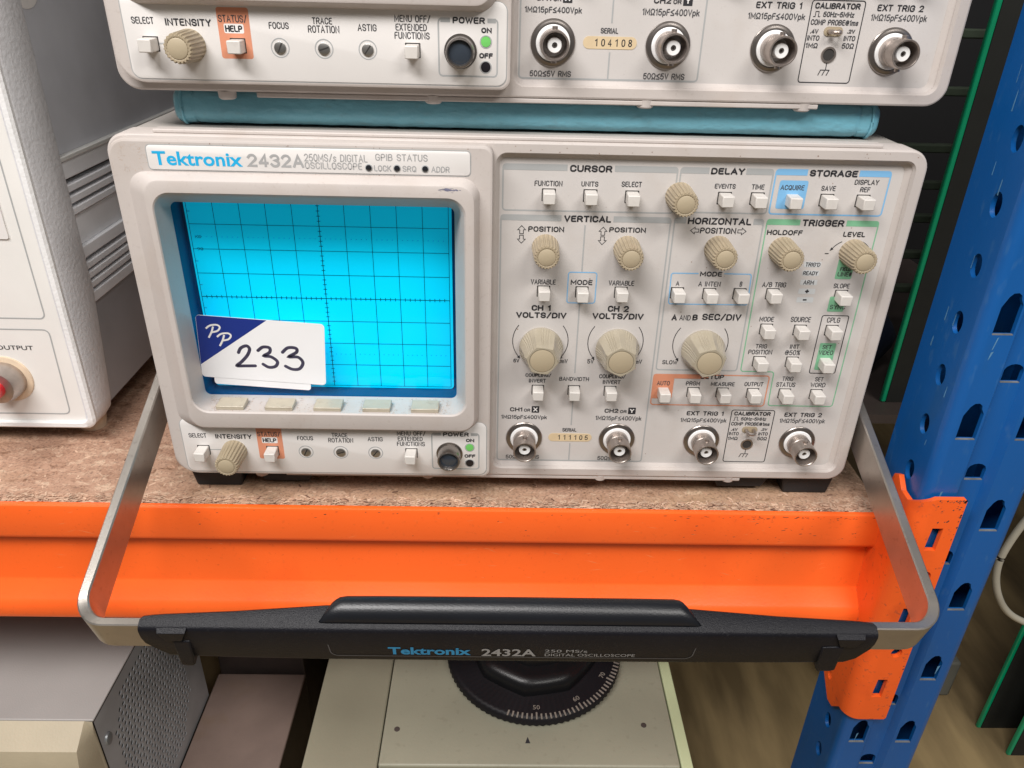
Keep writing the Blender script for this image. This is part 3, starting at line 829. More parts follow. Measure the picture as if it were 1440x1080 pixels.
    build(MB().stroke(rrect(-60.85, 65.85, -72.1, -46, 3.2), 0.28, -9.06, True), 'plate_groove', 'legend_grey', low, smooth=0)
    yl = -9.36
    for s, x, z, w, h, st in LEFT_TEXT:
        engraved(s, x, z, w, h, yl, 'legend_ink' if st == 'm' else 'legend_soft', low, 0.46 if st == 'm' else 0.32)
    for s, x, z, w, h, st in NAME_TEXT:
        if st == 'g':
            engraved(s, x, z, w, h, -9.42, 'name_grey', npl, 0.34)
        elif st == 'G':
            engraved(s, x, z, w, h, -9.42, 'name_grey', npl, 0.85)
        else:
            lettering(s, x, z, w, h, front(-9.42), 'logo_blue', npl, 0.022)
    for x in (24.0, 33.8, 43.6):
        o = build(MB().lathe((x, 57.3), [(-9.3, 1.35), (-9.5, 1.3), (-9.55, 1.05)], 24), 'status_lamp', 'legend_grey', npl)
        build(MB().lathe((x, 57.3), [(-9.3, 1.1), (-9.75, 1.0), (-9.95, 0.6), (-10.0, 0.1)], 24), 'status_lens', 'black_gloss', npl)
    m = MB().poly(rrect(-29.8, -19.3, -65.1, -49.5, 0.8, 4), yl + 0.04)
    build(m, 'printed_field', 'ink_red', low, smooth=0)
    build(MB().poly(rrect(-27.9, -21.4, -57.3, -54.4, 0.5, 3), yl + 0.02), 'printed_field', 'ink_white', low, smooth=0)
    build(MB().stroke([(-50.2, -60.9), (-44.5, -60.9)], 0.5, yl + 0.03), 'printed_line', 'legend_grey', low, smooth=0)
    m = MB()
    m.stroke(corner_path([(46.8, -51.3), (42.9, -51.3), (42.9, -69.0), (62.6, -69.0), (62.6, -51.3), (59.2, -51.3)], 1.4), 0.55, yl + 0.03)
    m.poly([(43.6, -52.4), (46.8, -52.4), (46.8, -51.0), (43.6, -51.0)], yl + 0.025)
    m.poly([(59.2, -52.4), (62.0, -52.4), (62.0, -51.0), (59.2, -51.0)], yl + 0.025)
    build(m, 'printed_frame', 'legend_grey', low, smooth=0)
    for x in (-10.1, 4.5, 19.1):
        o = build(MB().lathe((x, -61.4), [(-9.2, 3.15), (-9.36, 3.1), (-9.36, 2.75), (-9.2, 2.7)], 40, cap0=False, cap1=False), 'trim_screw', 'legend_grey', root)
        build(MB().lathe((x, -61.4), [(-9.2, 2.0), (-9.7, 1.95), (-9.8, 1.75), (-9.8, 0.2)], 32), 'screw_head', 'screw_steel', o)
        a = 0.8 + 0.5 * math.sin(x)
        ca, sa = math.cos(a), math.sin(a)
        build(MB().stroke([(x - 1.7 * ca, -61.4 - 1.7 * sa), (x + 1.7 * ca, -61.4 + 1.7 * sa)], 0.5, -9.83), 'screw_slot', 'slot_dark', o, smooth=0)
    for z, mt in ((-58.1, 'led_green'), (-66.0, 'led_black')):
        o = build(MB().lathe((58.7, z), [(-9.2, 2.1), (-9.42, 2.05), (-9.42, 1.75)], 32, cap1=False), 'power_indicator', 'legend_grey', root)
        build(MB().lathe((58.7, z), [(-9.2, 1.7), (-9.55, 1.6), (-9.65, 0.2)], 28), 'indicator_lens', mt, o)
    c = (50.2, -61.2)
    o = build(MB().lathe(c, [(-9.0, 5.5), (-9.8, 5.5), (-9.8, 4.9), (-13.0, 4.8), (-15.3, 4.75), (-15.9, 4.5), (-16.0, 4.1), (-15.3, 3.8), (-14.0, 3.6)], 48, cap1=False), 'power_button', 'nickel_dark', root, smooth=30)
    build(MB().lathe(c, [(-13.5, 3.9), (-14.4, 3.7), (-14.8, 2.5), (-14.9, 0.2)], 40), 'button_lens', 'lens_smoke', o)
    for c in ((-52.6, -60.9), (-23.9, -60.9), (34.3, -61.1)):
        push_button(c, -9.3, root)
    small_knob((-39.8, -61.3), -9.3, root)
    # --- right panel printing
    y = -0.05
    gap_boxes = [
        ('legend_grey', 0.55, (70.8, 134.0, 40.8, 57.8), (94.0, 111.2), 1),
        ('legend_grey', 0.55, (135.2, 168.9, 41.3, 57.8), (145.5, 159.0), 1),
        ('ink_blue', 0.55, (169.9, 212.0, 41.3, 57.9), (181.4, 200.4), 1),
        ('legend_grey', 0.55, (70.3, 133.7, -70.2, 39.2), (92.8, 112.3), 1),
        ('legend_grey', 0.55, (135.2, 168.6, -24.6, 39.3), (139.5, 164.8), 1)]
    for mt, w, (x0, x1, z0, z1), (g0, g1), k in gap_boxes:
        m = MB()
        m.stroke(corner_path([(g0, z1 - 0.27), (x0, z1 - 0.27), (x0, z0), (x1, z0), (x1, z1 - 0.27), (g1, z1 - 0.27)], 1.3), w, y)
        bar(m, x0 - 0.2, g0, z1, 2.25, y - 0.01, True, False)
        bar(m, g1, x1 + 0.2, z1, 2.25, y - 0.01, False, True)
        build(m, 'printed_frame', mt, root, smooth=0)
    m = MB()
    m.stroke(corner_path([(182.4, 39.1), (169.9, 39.1), (170.3, -24.8), (184.2, -24.8), (184.6, -40.9), (212.0, -40.9), (212.0, 39.1), (199.9, 39.1)], 1.3), 0.45, y)
    bar(m, 169.7, 182.4, 39.4, 2.25, y - 0.01, True, False)
    bar(m, 199.9, 212.2, 39.4, 2.25, y - 0.01, False, True)
    build(m, 'printed_frame', 'ink_green', root, smooth=0)
    m = MB()
    m.stroke(rrect(134.7, 182.8, -41.2, -26.8, 1.2), 0.5, y - 0.02, True)
    m.poly(rrect(134.6, 143.3, -38.2, -27.0, 0.8), y - 0.03)
    m.poly(rrect(134.6, 157.5, -28.6, -26.7, 0.5), y - 0.032)
    build(m, 'printed_frame', 'ink_red', root, smooth=0)
    m = MB()
    m.stroke(rrect(96.7, 107.7, 4.3, 17.0, 1.0), 0.4, y - 0.02, True)
    build(m, 'printed_frame', 'ink_blue', root, smooth=0)
    m = MB()
    m.stroke(corner_path([(147.0, 17.4), (136.5, 17.4), (136.8, 4.6), (168.1, 4.7), (167.6, 17.5), (157.0, 17.5)], 1.0), 0.4, y - 0.02)
    build(m, 'printed_frame', 'ink_blue', root, smooth=0)
    m = MB()
    m.poly(rrect(171.9, 182.4, 43.3, 53.8, 0.8), y - 0.02)
    build(m, 'printed_frame', 'ink_blue', root, smooth=0)
    m = MB()
    for q in ((200.2, 206.6, 16.2, 24.3), (200.2, 206.6, 2.5, 8.9), (200.6, 207.3, -23.5, -11.3)):
        build(MB().poly(rrect(*q, 0.5), y - 0.02), 'printed_field', 'ink_green', root, smooth=0)
    m = MB().stroke(rrect(198.9, 209.6, -25.1, 0.8, 0.8), 0.35, y - 0.02, True)
    build(m, 'printed_frame', 'legend_ink', root, smooth=0)
    m = MB().stroke(rrect(169.8, 188.2, -69.6, -43.3, 1.0), 0.35, y - 0.02, True)
    build(m, 'printed_frame', 'legend_ink', root, smooth=0)
    m = MB()
    # ground symbol, pulse symbol
    m.stroke([(178.9, -62.6), (178.9, -65.4)], 0.3, y - 0.02)
    m.stroke([(177.0, -65.4), (180.4, -65.4)], 0.3, y - 0.021)
    for k in (177.2, 178.7, 180.2):
        m.stroke([(k, -65.4), (k - 0.7, -67.2)], 0.3, y - 0.022)
    build(m, 'ground_symbol', 'legend_ink', root, smooth=0)
    m = MB()
    m.stroke([(170.9, -48.4), (171.6, -48.4), (171.6, -46.8), (172.7, -46.8), (172.7, -48.4), (173.4, -48.4)], 0.25, y - 0.02)
    build(m, 'pulse_symbol', 'legend_ink', root, smooth=0)
    for z0, z1 in ((35.6, 17.4), (4.0, -26.8), (-37.6, -52.0), (-61.2, -70.0)):
        build(MB().stroke([(101.8, z0), (101.8, z1)], 0.5, y - 0.02), 'printed_line', 'legend_grey', root, smooth=0)
    for z in (14.6, 10.9, 7.3, 18.4, 21.9):
        build(MB().poly(rrect(187.2, 193.8, z - 1.1, z + 1.1, 0.4), y - 0.005), 'indicator_window', 'ink_led_window', root, smooth=0)
    def arrow_part(mb):
        build(mb, 'printed_arrow', 'legend_ink', root, smooth=0)
    for x in (78.1, 108.7):
        for s in (1, -1):
            zc = 31.6 + s * 0.3
            q = [(x - 0.7, zc), (x - 0.7, zc + s * 1.5), (x - 1.5, zc + s * 1.5), (x, zc + s * 3.1), (x + 1.5, zc + s * 1.5), (x + 0.7, zc + s * 1.5), (x + 0.7, zc)]
            arrow_part(MB().stroke(q, 0.26, y - 0.02, True))
    for x, s in ((143.2, -1), (161.0, 1)):
        q = [(x - s * 1.5, 34.4 - 0.6), (x, 34.4 - 0.6), (x, 34.4 - 1.3), (x + s * 1.6, 34.4), (x, 34.4 + 1.3), (x, 34.4 + 0.6), (x - s * 1.5, 34.4 + 0.6)]
        arrow_part(MB().stroke(q, 0.26, y - 0.02, True))
    for cx in (87.0, 117.4, 151.9):
        for s in (-1, 1):
            pts = [(cx + s * 11.2 * math.cos(t), -12.5 + 11.2 * math.sin(t)) for t in [math.radians(38 - k * 8.5) for k in range(10)]]
            m = MB().stroke(pts, 0.3, y - 0.02)
            e, f = pts[-1], pts[-2]
            d = Vector((e[0] - f[0], e[1] - f[1])).normalized()
            n = Vector((-d.y, d.x))
            t = Vector(e) + d * 1.4
            m.poly([tuple(t), tuple(Vector(e) + n * 0.7), tuple(Vector(e) - n * 0.7)], y - 0.021)
            arrow_part(m)
    for s, x0 in ((-1, 203.8), (1, 203.8)):
        pts = [(x0 + s * 8.4 * math.cos(t), 24.5 + 7.6 * math.sin(t)) for t in [math.radians(62 - k * 6) for k in range(6)]]
        m = MB().stroke(pts, 0.3, y - 0.02)
        e, f = pts[-1], pts[-2]
        d = Vector((e[0] - f[0], e[1] - f[1])).normalized()
        n = Vector((-d.y, d.x))
        t = Vector(e) + d * 1.4
        m.poly([tuple(t), tuple(Vector(e) + n * 0.6), tuple(Vector(e) - n * 0.6)], y - 0.021)
        arrow_part(m)
    build(MB().stroke([(194.2, 26.4), (195.7, 26.4)], 0.35, y - 0.02), 'lettering', 'legend_ink', root, smooth=0)
    for q in (84.6, 125.6):
        build(MB().poly(rrect(q, q + 3.2, -46.1, -42.9, 0.1, 1), y - 0.02), 'printed_field', 'legend_ink', root, smooth=0)
    m = MB().loft([at_y(rrect(92.3, 111.0, -60.2, -56.2, 1.95), -0.02), at_y(rrect(92.3, 111.0, -60.2, -56.2, 1.95), -0.15)], False, True)
    build(m, 'serial_tag', 'serial_tag', root)
    for s, x, z, w, h, st in RIGHT_TEXT:
        engraved(s, x, z, w, h, y - 0.04, {'w': 'ink_white', 'b': 'legend_ink', 'm': 'legend_ink'}.get(st, 'legend_soft'), root,
                 {'b': 0.60, 'm': 0.44, 'w': 0.45}.get(st, 0.32))
    # --- controls
    for c in BUTTONS:
        push_button(c, 0.0, root)
    for c in KNOBS:
        small_knob(c, 0.0, root)
    for i, c in enumerate(BIG_KNOBS):
        big_knob(c, 0.0, root, 0.15 + 0.31 * i)
    for c in CONNECTORS:
        connector(c, root)
    # calibrator socket and probe loop
    o = build(MB().lathe((178.9, -60.4), [(-0.05, 2.7), (-0.35, 2.6), (-0.35, 2.0), (1.5, 1.9), (1.5, 0.1)], 32, cap0=False), 'ground_socket', 'nickel', root)
    build(MB().lathe((178.9, -60.4), [(-0.06, 1.95), (-0.07, 0.1)], 24), 'socket_bore', 'slot_dark', o)
    o = build(MB().loft([at_y(rrect(175.6, 182.2, -54.4, -51.4, 1.45), -0.04), at_y(rrect(175.6, 182.2, -54.4, -51.4, 1.45), -0.3)], False, True), 'calibrator_terminal', 'knob_tan', root)
    loop = [(177.3, 0, -52.9), (177.4, -2.5, -52.9), (178.0, -3.8, -52.9), (178.9, -4.2, -52.9), (179.8, -3.8, -52.9), (180.4, -2.5, -52.9), (180.5, 0, -52.9)]
    build(MB().tube(smooth_path(loop, 4), 0.75, 10), 'probe_loop', 'nickel', o)

def serial_number(root, digits):
    n = len(digits)
    for i, c in enumerate(digits):
        engraved(c, 102.8 - 5.9 + 11.8 * i / (n - 1), -58.2, 1.0 if c == '1' else 1.35, 2.4, -0.17, 'legend_ink', root, 0.36, 'serial_digit')

scope = thing('oscilloscope', SC, 'beige oscilloscope on the chipboard, sticker 233 on its cyan screen, carry handle swung forward', 'oscilloscope')
build_scope(scope)

def copy_tree(o, parent=None):
    c = o.copy()
    COL.objects.link(c)
    c.parent = parent
    for ch in list(o.children):
        copy_tree(ch, c)
    return c
scope2 = copy_tree(scope)
a = math.radians(0.4775)
scope2.rotation_euler = (0, 0, a)
scope2.location = (0.08248, 0.00976, 0.0677)
scope2['label'] = 'beige oscilloscope stacked on top of the blue pouch, serial number 104108'
OFF[scope2.name] = SC
serial_number(scope, '111105')
serial_number(scope2, '104108')

# feet under the lower scope
for xc, s in ((-54.0, 1), (210.5, -1)):
    for y0 in (2.5, 270.0):
        m = MB().loft([[(xc - 10, y0, -87.95), (xc + 10, y0, -87.95), (xc + 10, y0 + 26, -87.95), (xc - 10, y0 + 26, -87.95)],
                       [(xc - 12, y0 - 1, -75.5), (xc + 12, y0 - 1, -75.5), (xc + 12, y0 + 27, -75.5), (xc - 12, y0 + 27, -75.5)]])
        o = build(m, 'foot', 'rubber_foot', scope, bevel=0.8)
    xi = xc + s * 30
    m = MB().loft([[(xi - 10, 3.4, -85.6), (xi + 10, 3.4, -85.6), (xi + 10, 20, -85.6), (xi - 10, 20, -85.6)],
                   [(xi - 15, 3, -75.5), (xi + 15, 3, -75.5), (xi + 15, 22, -75.5), (xi - 15, 22, -75.5)]])
    build(m, 'tilt_bail', 'rubber_foot', scope, bevel=0.6)

# ---- sticker on the screen filter
SK_C, SK_A = (-26.0, -19.8), math.radians(-3.7)
def sk(u, v):
    return (SK_C[0] + u * math.cos(SK_A) - v * math.sin(SK_A), SK_C[1] + u * math.sin(SK_A) + v * math.cos(SK_A))
def sk_zoom(a, b):
    u = -25.3 + (a - 330) / 475.0 * 50.7 - (b - 55) / 230.0 * 2.0
    v = 13.9 - ((b - 55) - (a - 330) * 0.078) / 228.0 * 27.6
    return sk(u, v)
def slab(pts, y0, y1):
    return MB().loft([[(x, y1, z) for x, z in pts], [(x, y0, z) for x, z in pts]], True, True)
st = build(slab([sk(*p) for p in rrect(-25.4, 25.4, -13.9, 13.9, 1.6)], 1.60, 1.75), 'number_sticker', 'sticker_white', scope)
st['label'] = 'white sticker with blue corner and handwritten 233'
build(slab([sk(*p) for p in rrect(-20.6, 19.0, -17.0, 5, 1.2)], 1.80, 1.95), 'sticker_underlay', 'sticker_white', st)
build(MB().poly([sk(*p) for p in [(-25.3, -8.2), (2.6, 13.8), (-24.2, 13.8), (-25.0, 13.4), (-25.3, 12.6)]], 1.57), 'sticker_corner', 'sticker_blue', st, smooth=0)
NUM = [[(488, 195), (497, 178), (518, 170), (530, 182), (522, 205), (500, 230), (482, 245), (510, 246), (552, 246)],
       [(562, 188), (580, 175), (605, 178), (606, 195), (585, 208), (612, 212), (636, 230), (630, 248), (605, 252), (582, 240)],
       [(655, 195), (675, 178), (705, 180), (708, 195), (680, 212), (715, 214), (734, 235), (722, 258), (695, 260), (668, 248)]]
for i, d in enumerate(NUM):
    mb = MB().stroke([sk_zoom(*p) for p in smooth_path(d, 5)], 1.35, 1.565 - 0.005 * i)
    for e in (d[0], d[-1]):
        x, z = sk_zoom(*e)
        mb.poly([(x + 0.67 * math.cos(t), z + 0.67 * math.sin(t)) for t in [2 * math.pi * k / 12 for k in range(12)]], 1.567 - 0.005 * i)
    build(mb, 'handwritten_digit', 'marker_ink', st, smooth=0)
for dx, dz in ((0, 0), (41, 31)):
    mb = MB()
    mb.stroke([sk_zoom(*p) for p in smooth_path([(394 + dx, 98 + dz), (388 + dx, 118 + dz), (377 + dx, 139 + dz)], 4)], 0.75, 1.55)
    mb.stroke([sk_zoom(*p) for p in smooth_path([(367 + dx, 105 + dz), (383 + dx, 94 + dz), (408 + dx, 92 + dz), (419 + dx, 101 + dz), (410 + dx, 114 + dz), (388 + dx, 119 + dz)], 5)], 0.75, 1.545)
    build(mb, 'script_letter', 'ink_white', st, smooth=0)

# ---- carry handle
W = (0.30, -0.954)         # direction of the strap's width (y, z)
def zl(y): return -42.0 + 0.460 * y
def zr(y): return -46.1 + 0.394 * y
top = []
XL, XR, YF, RB = -76.5, 229.6, -87.0, 11.0
top.append((XL, 60.0, zl(60)))
top.append((XL, 0.0, zl(0)))
for k in range(9):
    t = math.radians(90 * k / 8)
    y = YF + RB - RB * math.sin(t)
    top.append((XL + RB - RB * math.cos(t), y, zl(y)))
for k in range(9):
    t = math.radians(90 - 90 * k / 8)
    y = YF + RB - RB * math.sin(t)
    top.append((XR - RB + RB * math.cos(t), y, zr(y)))
top.append((XR, 0.0, zr(0)))
top.append((XR, 60.0, zr(60)))
loops = []
for i, p in enumerate(top):
    a_, b_ = Vector(top[max(0, i - 1)]), Vector(top[min(len(top) - 1, i + 1)])
    t = (b_ - a_); t.z = 0; t.normalize()
    inn = Vector((-t.y, t.x, 0))         # towards the inside of the loop
    T3 = 3.8
    wv = Vector((0, W[0], W[1])) * 16.5
    q = Vector(p)
    loops.append([tuple(q + inn * 0.5), tuple(q + inn * (T3 - 0.5)), tuple(q + inn * T3 + wv * 0.03), tuple(q + inn * T3 + wv * 0.95), tuple(q + inn * (T3 - 0.6) + wv), tuple(q + inn * 0.6 + wv), tuple(q + wv * 0.95), tuple(q + wv * 0.03)])
handle = build(MB().loft(loops), 'carry_handle', 'strap_aluminium', scope, smooth=28)
for x0, x1, zz, yy in ((-78.5, -66.9, zl(60) - 7, 62), (221.3, 231.8, zr(60) - 7, 62)):
    pts = [[(x, yy + 13 * math.cos(t), zz + 13 * math.sin(t)) for t in [2 * math.pi * k / 36 for k in range(36)]] for x in (x0, x1)]
    build(MB().loft(pts), 'pivot_hub', 'black_plastic', handle, bevel=1.0)
D = Vector((0, 0.92, 0.39))      # from the front ridge back towards the scope
DN = Vector((0, 0.15, -0.989))   # down the front face
UP = Vector((0, -0.39, 0.92))
RG = Vector((0, -89.2, -81.5))
def gp(x, d, s):
    q = RG + D * d + DN * s
    return (x, q.y, q.z)
def gsec(x, b, h, e=1.0):
    # section: ridge, back top, back bottom, front bottom (rounded a little)
    return [gp(x, 1.1, -0.25 * e), gp(x, b - 1.0, -0.5), gp(x, b, 0.6), gp(x, b - 0.3, h - 2.4), gp(x, b - 2.0, h - 1.0), gp(x, 2.0, h), gp(x, 0.6, h - 0.8), gp(x, 0.0, h - 2.2), gp(x, -0.1, 1.2), gp(x, 0.3, 0.25)]
secs = []
for x, b, h in ((-51.6, 4.2, 7.0), (-50.8, 5.2, 10.0), (-47.6, 5.6, 13.4), (-44.0, 5.9, 16.6), (-20, 7.2, 17.6), (11, 9.6, 18.2), (76, 10.4, 18.4), (139, 9.6, 18.4), (170, 7.2, 18.0), (196, 5.9, 17.4), (199.5, 5.6, 15.4), (203.0, 5.2, 10.0), (203.8, 4.2, 7.0)):
    secs.append(gsec(x, b, h))
grip = build(MB().loft(secs), 'grip', 'black_plastic', handle, smooth=42)
# padded cushion on the grip
secs = []
def csec(x, f, b, hgt, skew=0.0):
    out = []
    for d, s in ((f, 0.4), (f - 0.2, -0.3), (f + 0.1, -0.9 * hgt / 4.6 - 0.5), (f + 1.5, -0.62 * hgt - 0.4), (f + (b - f) * 0.33, -0.86 * hgt - 0.4), (f + (b - f) * 0.6, -hgt - 0.4), (b - 1.6, -0.93 * hgt - 0.4), (b - 0.3, -0.6 * hgt - 0.4), (b, 0.3), (b - 1, 1.2), (f + 1, 1.2)):
        q = RG + D * d - UP * s
        out.append((x + skew * max(0.0, (d - f) / (b - f)), q.y, q.z))
    return out
for x, f, b, hg, sk_ in ((9.6, 3.1, 9.6, 0.3, 3.5), (10.6, 2.8, 10.6, 2.6, 4.0), (12.4, 2.7, 11.4, 4.0, 4.0), (16, 2.7, 11.7, 4.4, 3.0), (30, 2.7, 11.8, 4.5, 0), (76, 2.7, 11.9, 4.6, 0), (122, 2.7, 11.8, 4.5, 0), (136, 2.7, 11.7, 4.4, -3.0), (139.6, 2.7, 11.4, 4.0, -4.5), (141.2, 2.8, 10.6, 2.6, -4.8), (142.2, 3.1, 9.6, 0.3, -4.5)):
    secs.append(csec(x, f, b, hg, sk_))
build(MB().loft(secs), 'grip_cushion', 'cushion_vinyl', handle, smooth=60)
def gtext(dx):
    return lambda a_, b_: gp(a_, -0.16 - dx, b_)
for s, x, sc_, w, h, mt, bo in (('Tektronix', 47.5, 10.9, 29.0, 4.3, 'print_blue', 0.03), ('2432A', 75.4, 11.4, 19.2, 4.2, 'print_silver', 0.02), ('250 MS/s', 95.6, 10.2, 15.0, 1.6, 'print_silver', 0.0), ('DIGITAL OSCILLOSCOPE', 104.2, 12.5, 32.0, 1.6, 'print_silver', 0.0)):
    lettering(s, x, -sc_, w, h, (lambda a_, b_: gp(a_, -0.16, -b_)), mt, grip, bo)
material('outline_grey', (0.07, 0.07, 0.075), 0.4, var=0.1)
lab = MB().stroke(corner_path([(12.3, 7.6), (12.8, 12.6), (14.5, 14.0), (138.6, 14.2), (140.6, 12.8), (141.2, 7.8)], 1.0), 0.35, 0)
lab.v = [gp(x, -0.14, z) for x, y, z in lab.v]
build(lab, 'label_outline', 'outline_grey', grip, smooth=0)
for x0, x1 in ((-41.0, -35.0), (185.5, 193.5)):
    m = MB().loft([[gp(x0, 5.5, 12), gp(x1, 5.5, 6), gp(x1, -0.5, 6), gp(x0, -0.5, 6)], [gp(x0 + 0.5, 5, 18.5), gp(x1 - 0.5, 5, 18.5), gp(x1 - 0.5, -1.5, 18.0), gp(x0 + 0.5, -1.5, 18.0)], [gp(x0 + 1.8, 4, 20.4), gp(x1 - 1.8, 4, 20.4), gp(x1 - 1.8, -0.6, 20.4), gp(x0 + 1.8, -0.6, 20.4)]])
    build(m, 'latch_lug', 'black_plastic', grip, bevel=0.5)
for xc in (-40.0, 194.0):
    m = MB().loft([[gp(xc - 5.2, 0.4, -0.5), gp(xc + 5.2, 0.4, -0.5), gp(xc + 3.0, -0.2, 5.6), gp(xc - 3.0, -0.2, 5.6)], [gp(xc - 4.8, -1.5, 0.1), gp(xc + 4.8, -1.5, 0.1), gp(xc + 2.5, -1.1, 5.0), gp(xc - 2.5, -1.1, 5.0)]])
    build(m, 'strap_clip', 'black_plastic', grip, bevel=0.15)

# ---- stains, scuffs and side vents
def dash(mb, x, z, l, w, a_, y):
    ca, sa = math.cos(a_), math.sin(a_)
    mb.poly([(x - l * ca, z - l * sa), (x - l * 0.3 * ca + w * sa, z - l * 0.3 * sa - w * ca), (x + l * ca, z + l * sa), (x + l * 0.2 * ca - w * sa, z + l * 0.2 * sa + w * ca)], y)
material('stain_tan', (0.50, 0.40, 0.33), 0.6, var=0.15, vscale=400)
material('scuff_blue', (0.16, 0.16, 0.24), 0.6, var=0.3, vscale=500)
random.seed(31)
mb = MB()
for k in range(46):
    t = random.uniform(0, 6.28); r = random.gauss(4.3, 0.7)
    dash(mb, -57.6 + r * math.cos(t), 58.9 + r * math.sin(t), random.uniform(0.15, 0.5), 0.12, t, -9.03 - 0.0004 * k)
o = build(mb, 'ring_stain', 'stain_tan', scope, smooth=0); o['kind'] = 'stuff'
mb = MB()
for k in range(26):
    dash(mb, 52.6 + random.gauss(0, 1.9), 51.3 + random.gauss(0, 0.25), random.uniform(0.4, 1.5), random.uniform(0.06, 0.2), random.gauss(-0.12, 0.1), -14.03 - 0.0004 * k)
o = build(mb, 'scuff_mark', 'scuff_blue', scope, smooth=0); o['kind'] = 'stuff'
for rt, zz in ((scope, [12 - 4.6 * k for k in range(8)]), (scope2, [-50 - 5.0 * k for k in range(5)])):
    for z in zz:
        x = -71.6 if rt is scope else (-71.4 + max(0, -62 - z) * 0.35)
        pts = [[(x + 1.0 * k_ * math.cos(t), y_, z + 1.7 * k_ * math.sin(t)) for t in [2 * math.pi * q / 14 for q in range(14)]] for y_, k_ in ((11.5, 1.0), (9.4, 1.0), (9.2, 0.7), (10.4, 0.6))]
        vo = build(MB().loft(pts, True, False), 'vent_hole', 'nickel_dark', rt)

random.seed(44)
for mt, cnt in (('stain_tan', 520), ('grime_dark', 260)):
    if mt == 'grime_dark':
        material('grime_dark', (0.30, 0.21, 0.17), 0.8, var=0.2, vscale=400)
    mb = MB()
    for k in range(cnt):
        x = random.choice((random.uniform(-50, 54), random.uniform(-50, -36), random.uniform(40, 54), random.choice((-37.8, -18.2, 1.3, 21.0, 40.6)) + random.choice((-1, 1)) * random.gauss(6.6, 0.7)))
        y_ = random.uniform(-13.0, 0.5)
        if any(abs(x - c_) < 5.75 for c_ in (-37.8, -18.2, 1.3, 21.0, 40.6)) and -12.4 < y_ < -4.8:
            continue
        z = -39.78 - (y_ + 13.5) * 0.047 + 0.03
        l, w_, a_ = random.uniform(0.12, 0.55), random.uniform(0.06, 0.2), random.uniform(0, 3.14)
        ca, sa = math.cos(a_), math.sin(a_)
        mb.add([(x - l * ca, y_ - l * sa, z), (x + w_ * sa, y_ - w_ * ca, z), (x + l * ca, y_ + l * sa, z), (x - w_ * sa, y_ + w_ * ca, z)], [(0, 1, 2, 3)])
    o = build(mb, 'sill_grime', mt, scope, smooth=0); o['kind'] = 'stuff'

random.seed(61)
mb = MB()
for k in range(90):
    if k % 3 == 0:
        x, z, y_ = random.uniform(72, 214), random.uniform(-69, 57), -0.045
    elif k % 3 == 1:
        x, z, y_ = random.uniform(-62, 64), random.choice((random.uniform(54.6, 55.0), random.uniform(63.8, 64.4), random.uniform(55, 64))), -9.03
        if -52.3 < x < 59.6 and 54.9 < z < 63.7:
            continue
    else:
        x, z, y_ = random.uniform(69, 221), random.choice((random.uniform(-75.5, -73.2), random.uniform(62.5, 65))), -3.04
    r = random.uniform(0.10, 0.32)
    mb.poly([(x + r * random.uniform(0.5, 1.2) * math.cos(t), z + r * random.uniform(0.5, 1.2) * math.sin(t)) for t in [2 * math.pi * q_ / 7 for q_ in range(7)]], y_ - 0.0005 * (k % 6))
o = build(mb, 'dirt_specks', 'grime_dark', scope, smooth=0); o['kind'] = 'stuff'

# ------------------------------------------------------------------ blue pouch between the scopes
pouch = thing('accessory_pouch', (80, 60, 66.2), 'blue vinyl accessory pouch squeezed between the two oscilloscopes', 'pouch')
loops = []
NX = 240
random.seed(3)
PH = [(random.uniform(0.03, 0.9), random.uniform(0, 6.3), random.uniform(0.05, 0.16)) for _ in range(14)]
def pouch_sec(x, k):
    w = sum(a * math.sin(f * x + p) for f, p, a in PH) * 0.35
    pts = []
    for j in range(19):
        t = math.radians(90 + 180 * j / 18)
        rr = 6.2 * k + w * 0.4
        c_, s_ = math.cos(t), math.sin(t)
        pts.append((x, 20.0 + (rr + 0.8) * math.copysign(abs(c_) ** 0.75, c_), 72.6 + rr * math.copysign(abs(s_) ** 0.62, s_)))
    pts += [(x, 40, 73.3 - 5.6 * k), (x, 150, 73.3 - 5.4 * k), (x, 156, 73.3), (x, 150, 73.3 + 5.2 * k), (x, 40, 73.3 + 5.4 * k)]
    return pts
xs = [(x * 1.022 - 1.6, k) for x, k in [(-47.0, 0.55), (-46.6, 0.80), (-45.6, 0.95), (-44.4, 1.0), (-40.2, 1.0), (-39.4, 0.93), (-38.6, 1.0)] + [(-38 + (198 + 38) * i / NX, 1.0) for i in range(1, NX)] + [(198.6, 1.0), (199.4, 0.93), (200.2, 1.0), (204.4, 1.0), (205.6, 0.95), (206.6, 0.8), (207.0, 0.55)]]
build(MB().loft([pouch_sec(x, k) for x, k in xs]), 'pouch_body', 'pouch_vinyl', pouch, smooth=60)
for x in (-46.2, 206.6):
    s = pouch_sec(x, 1.03)[:19]
    build(MB().tube(s, 0.55, 8), 'seam_piping', 'pouch_vinyl', pouch, smooth=60)

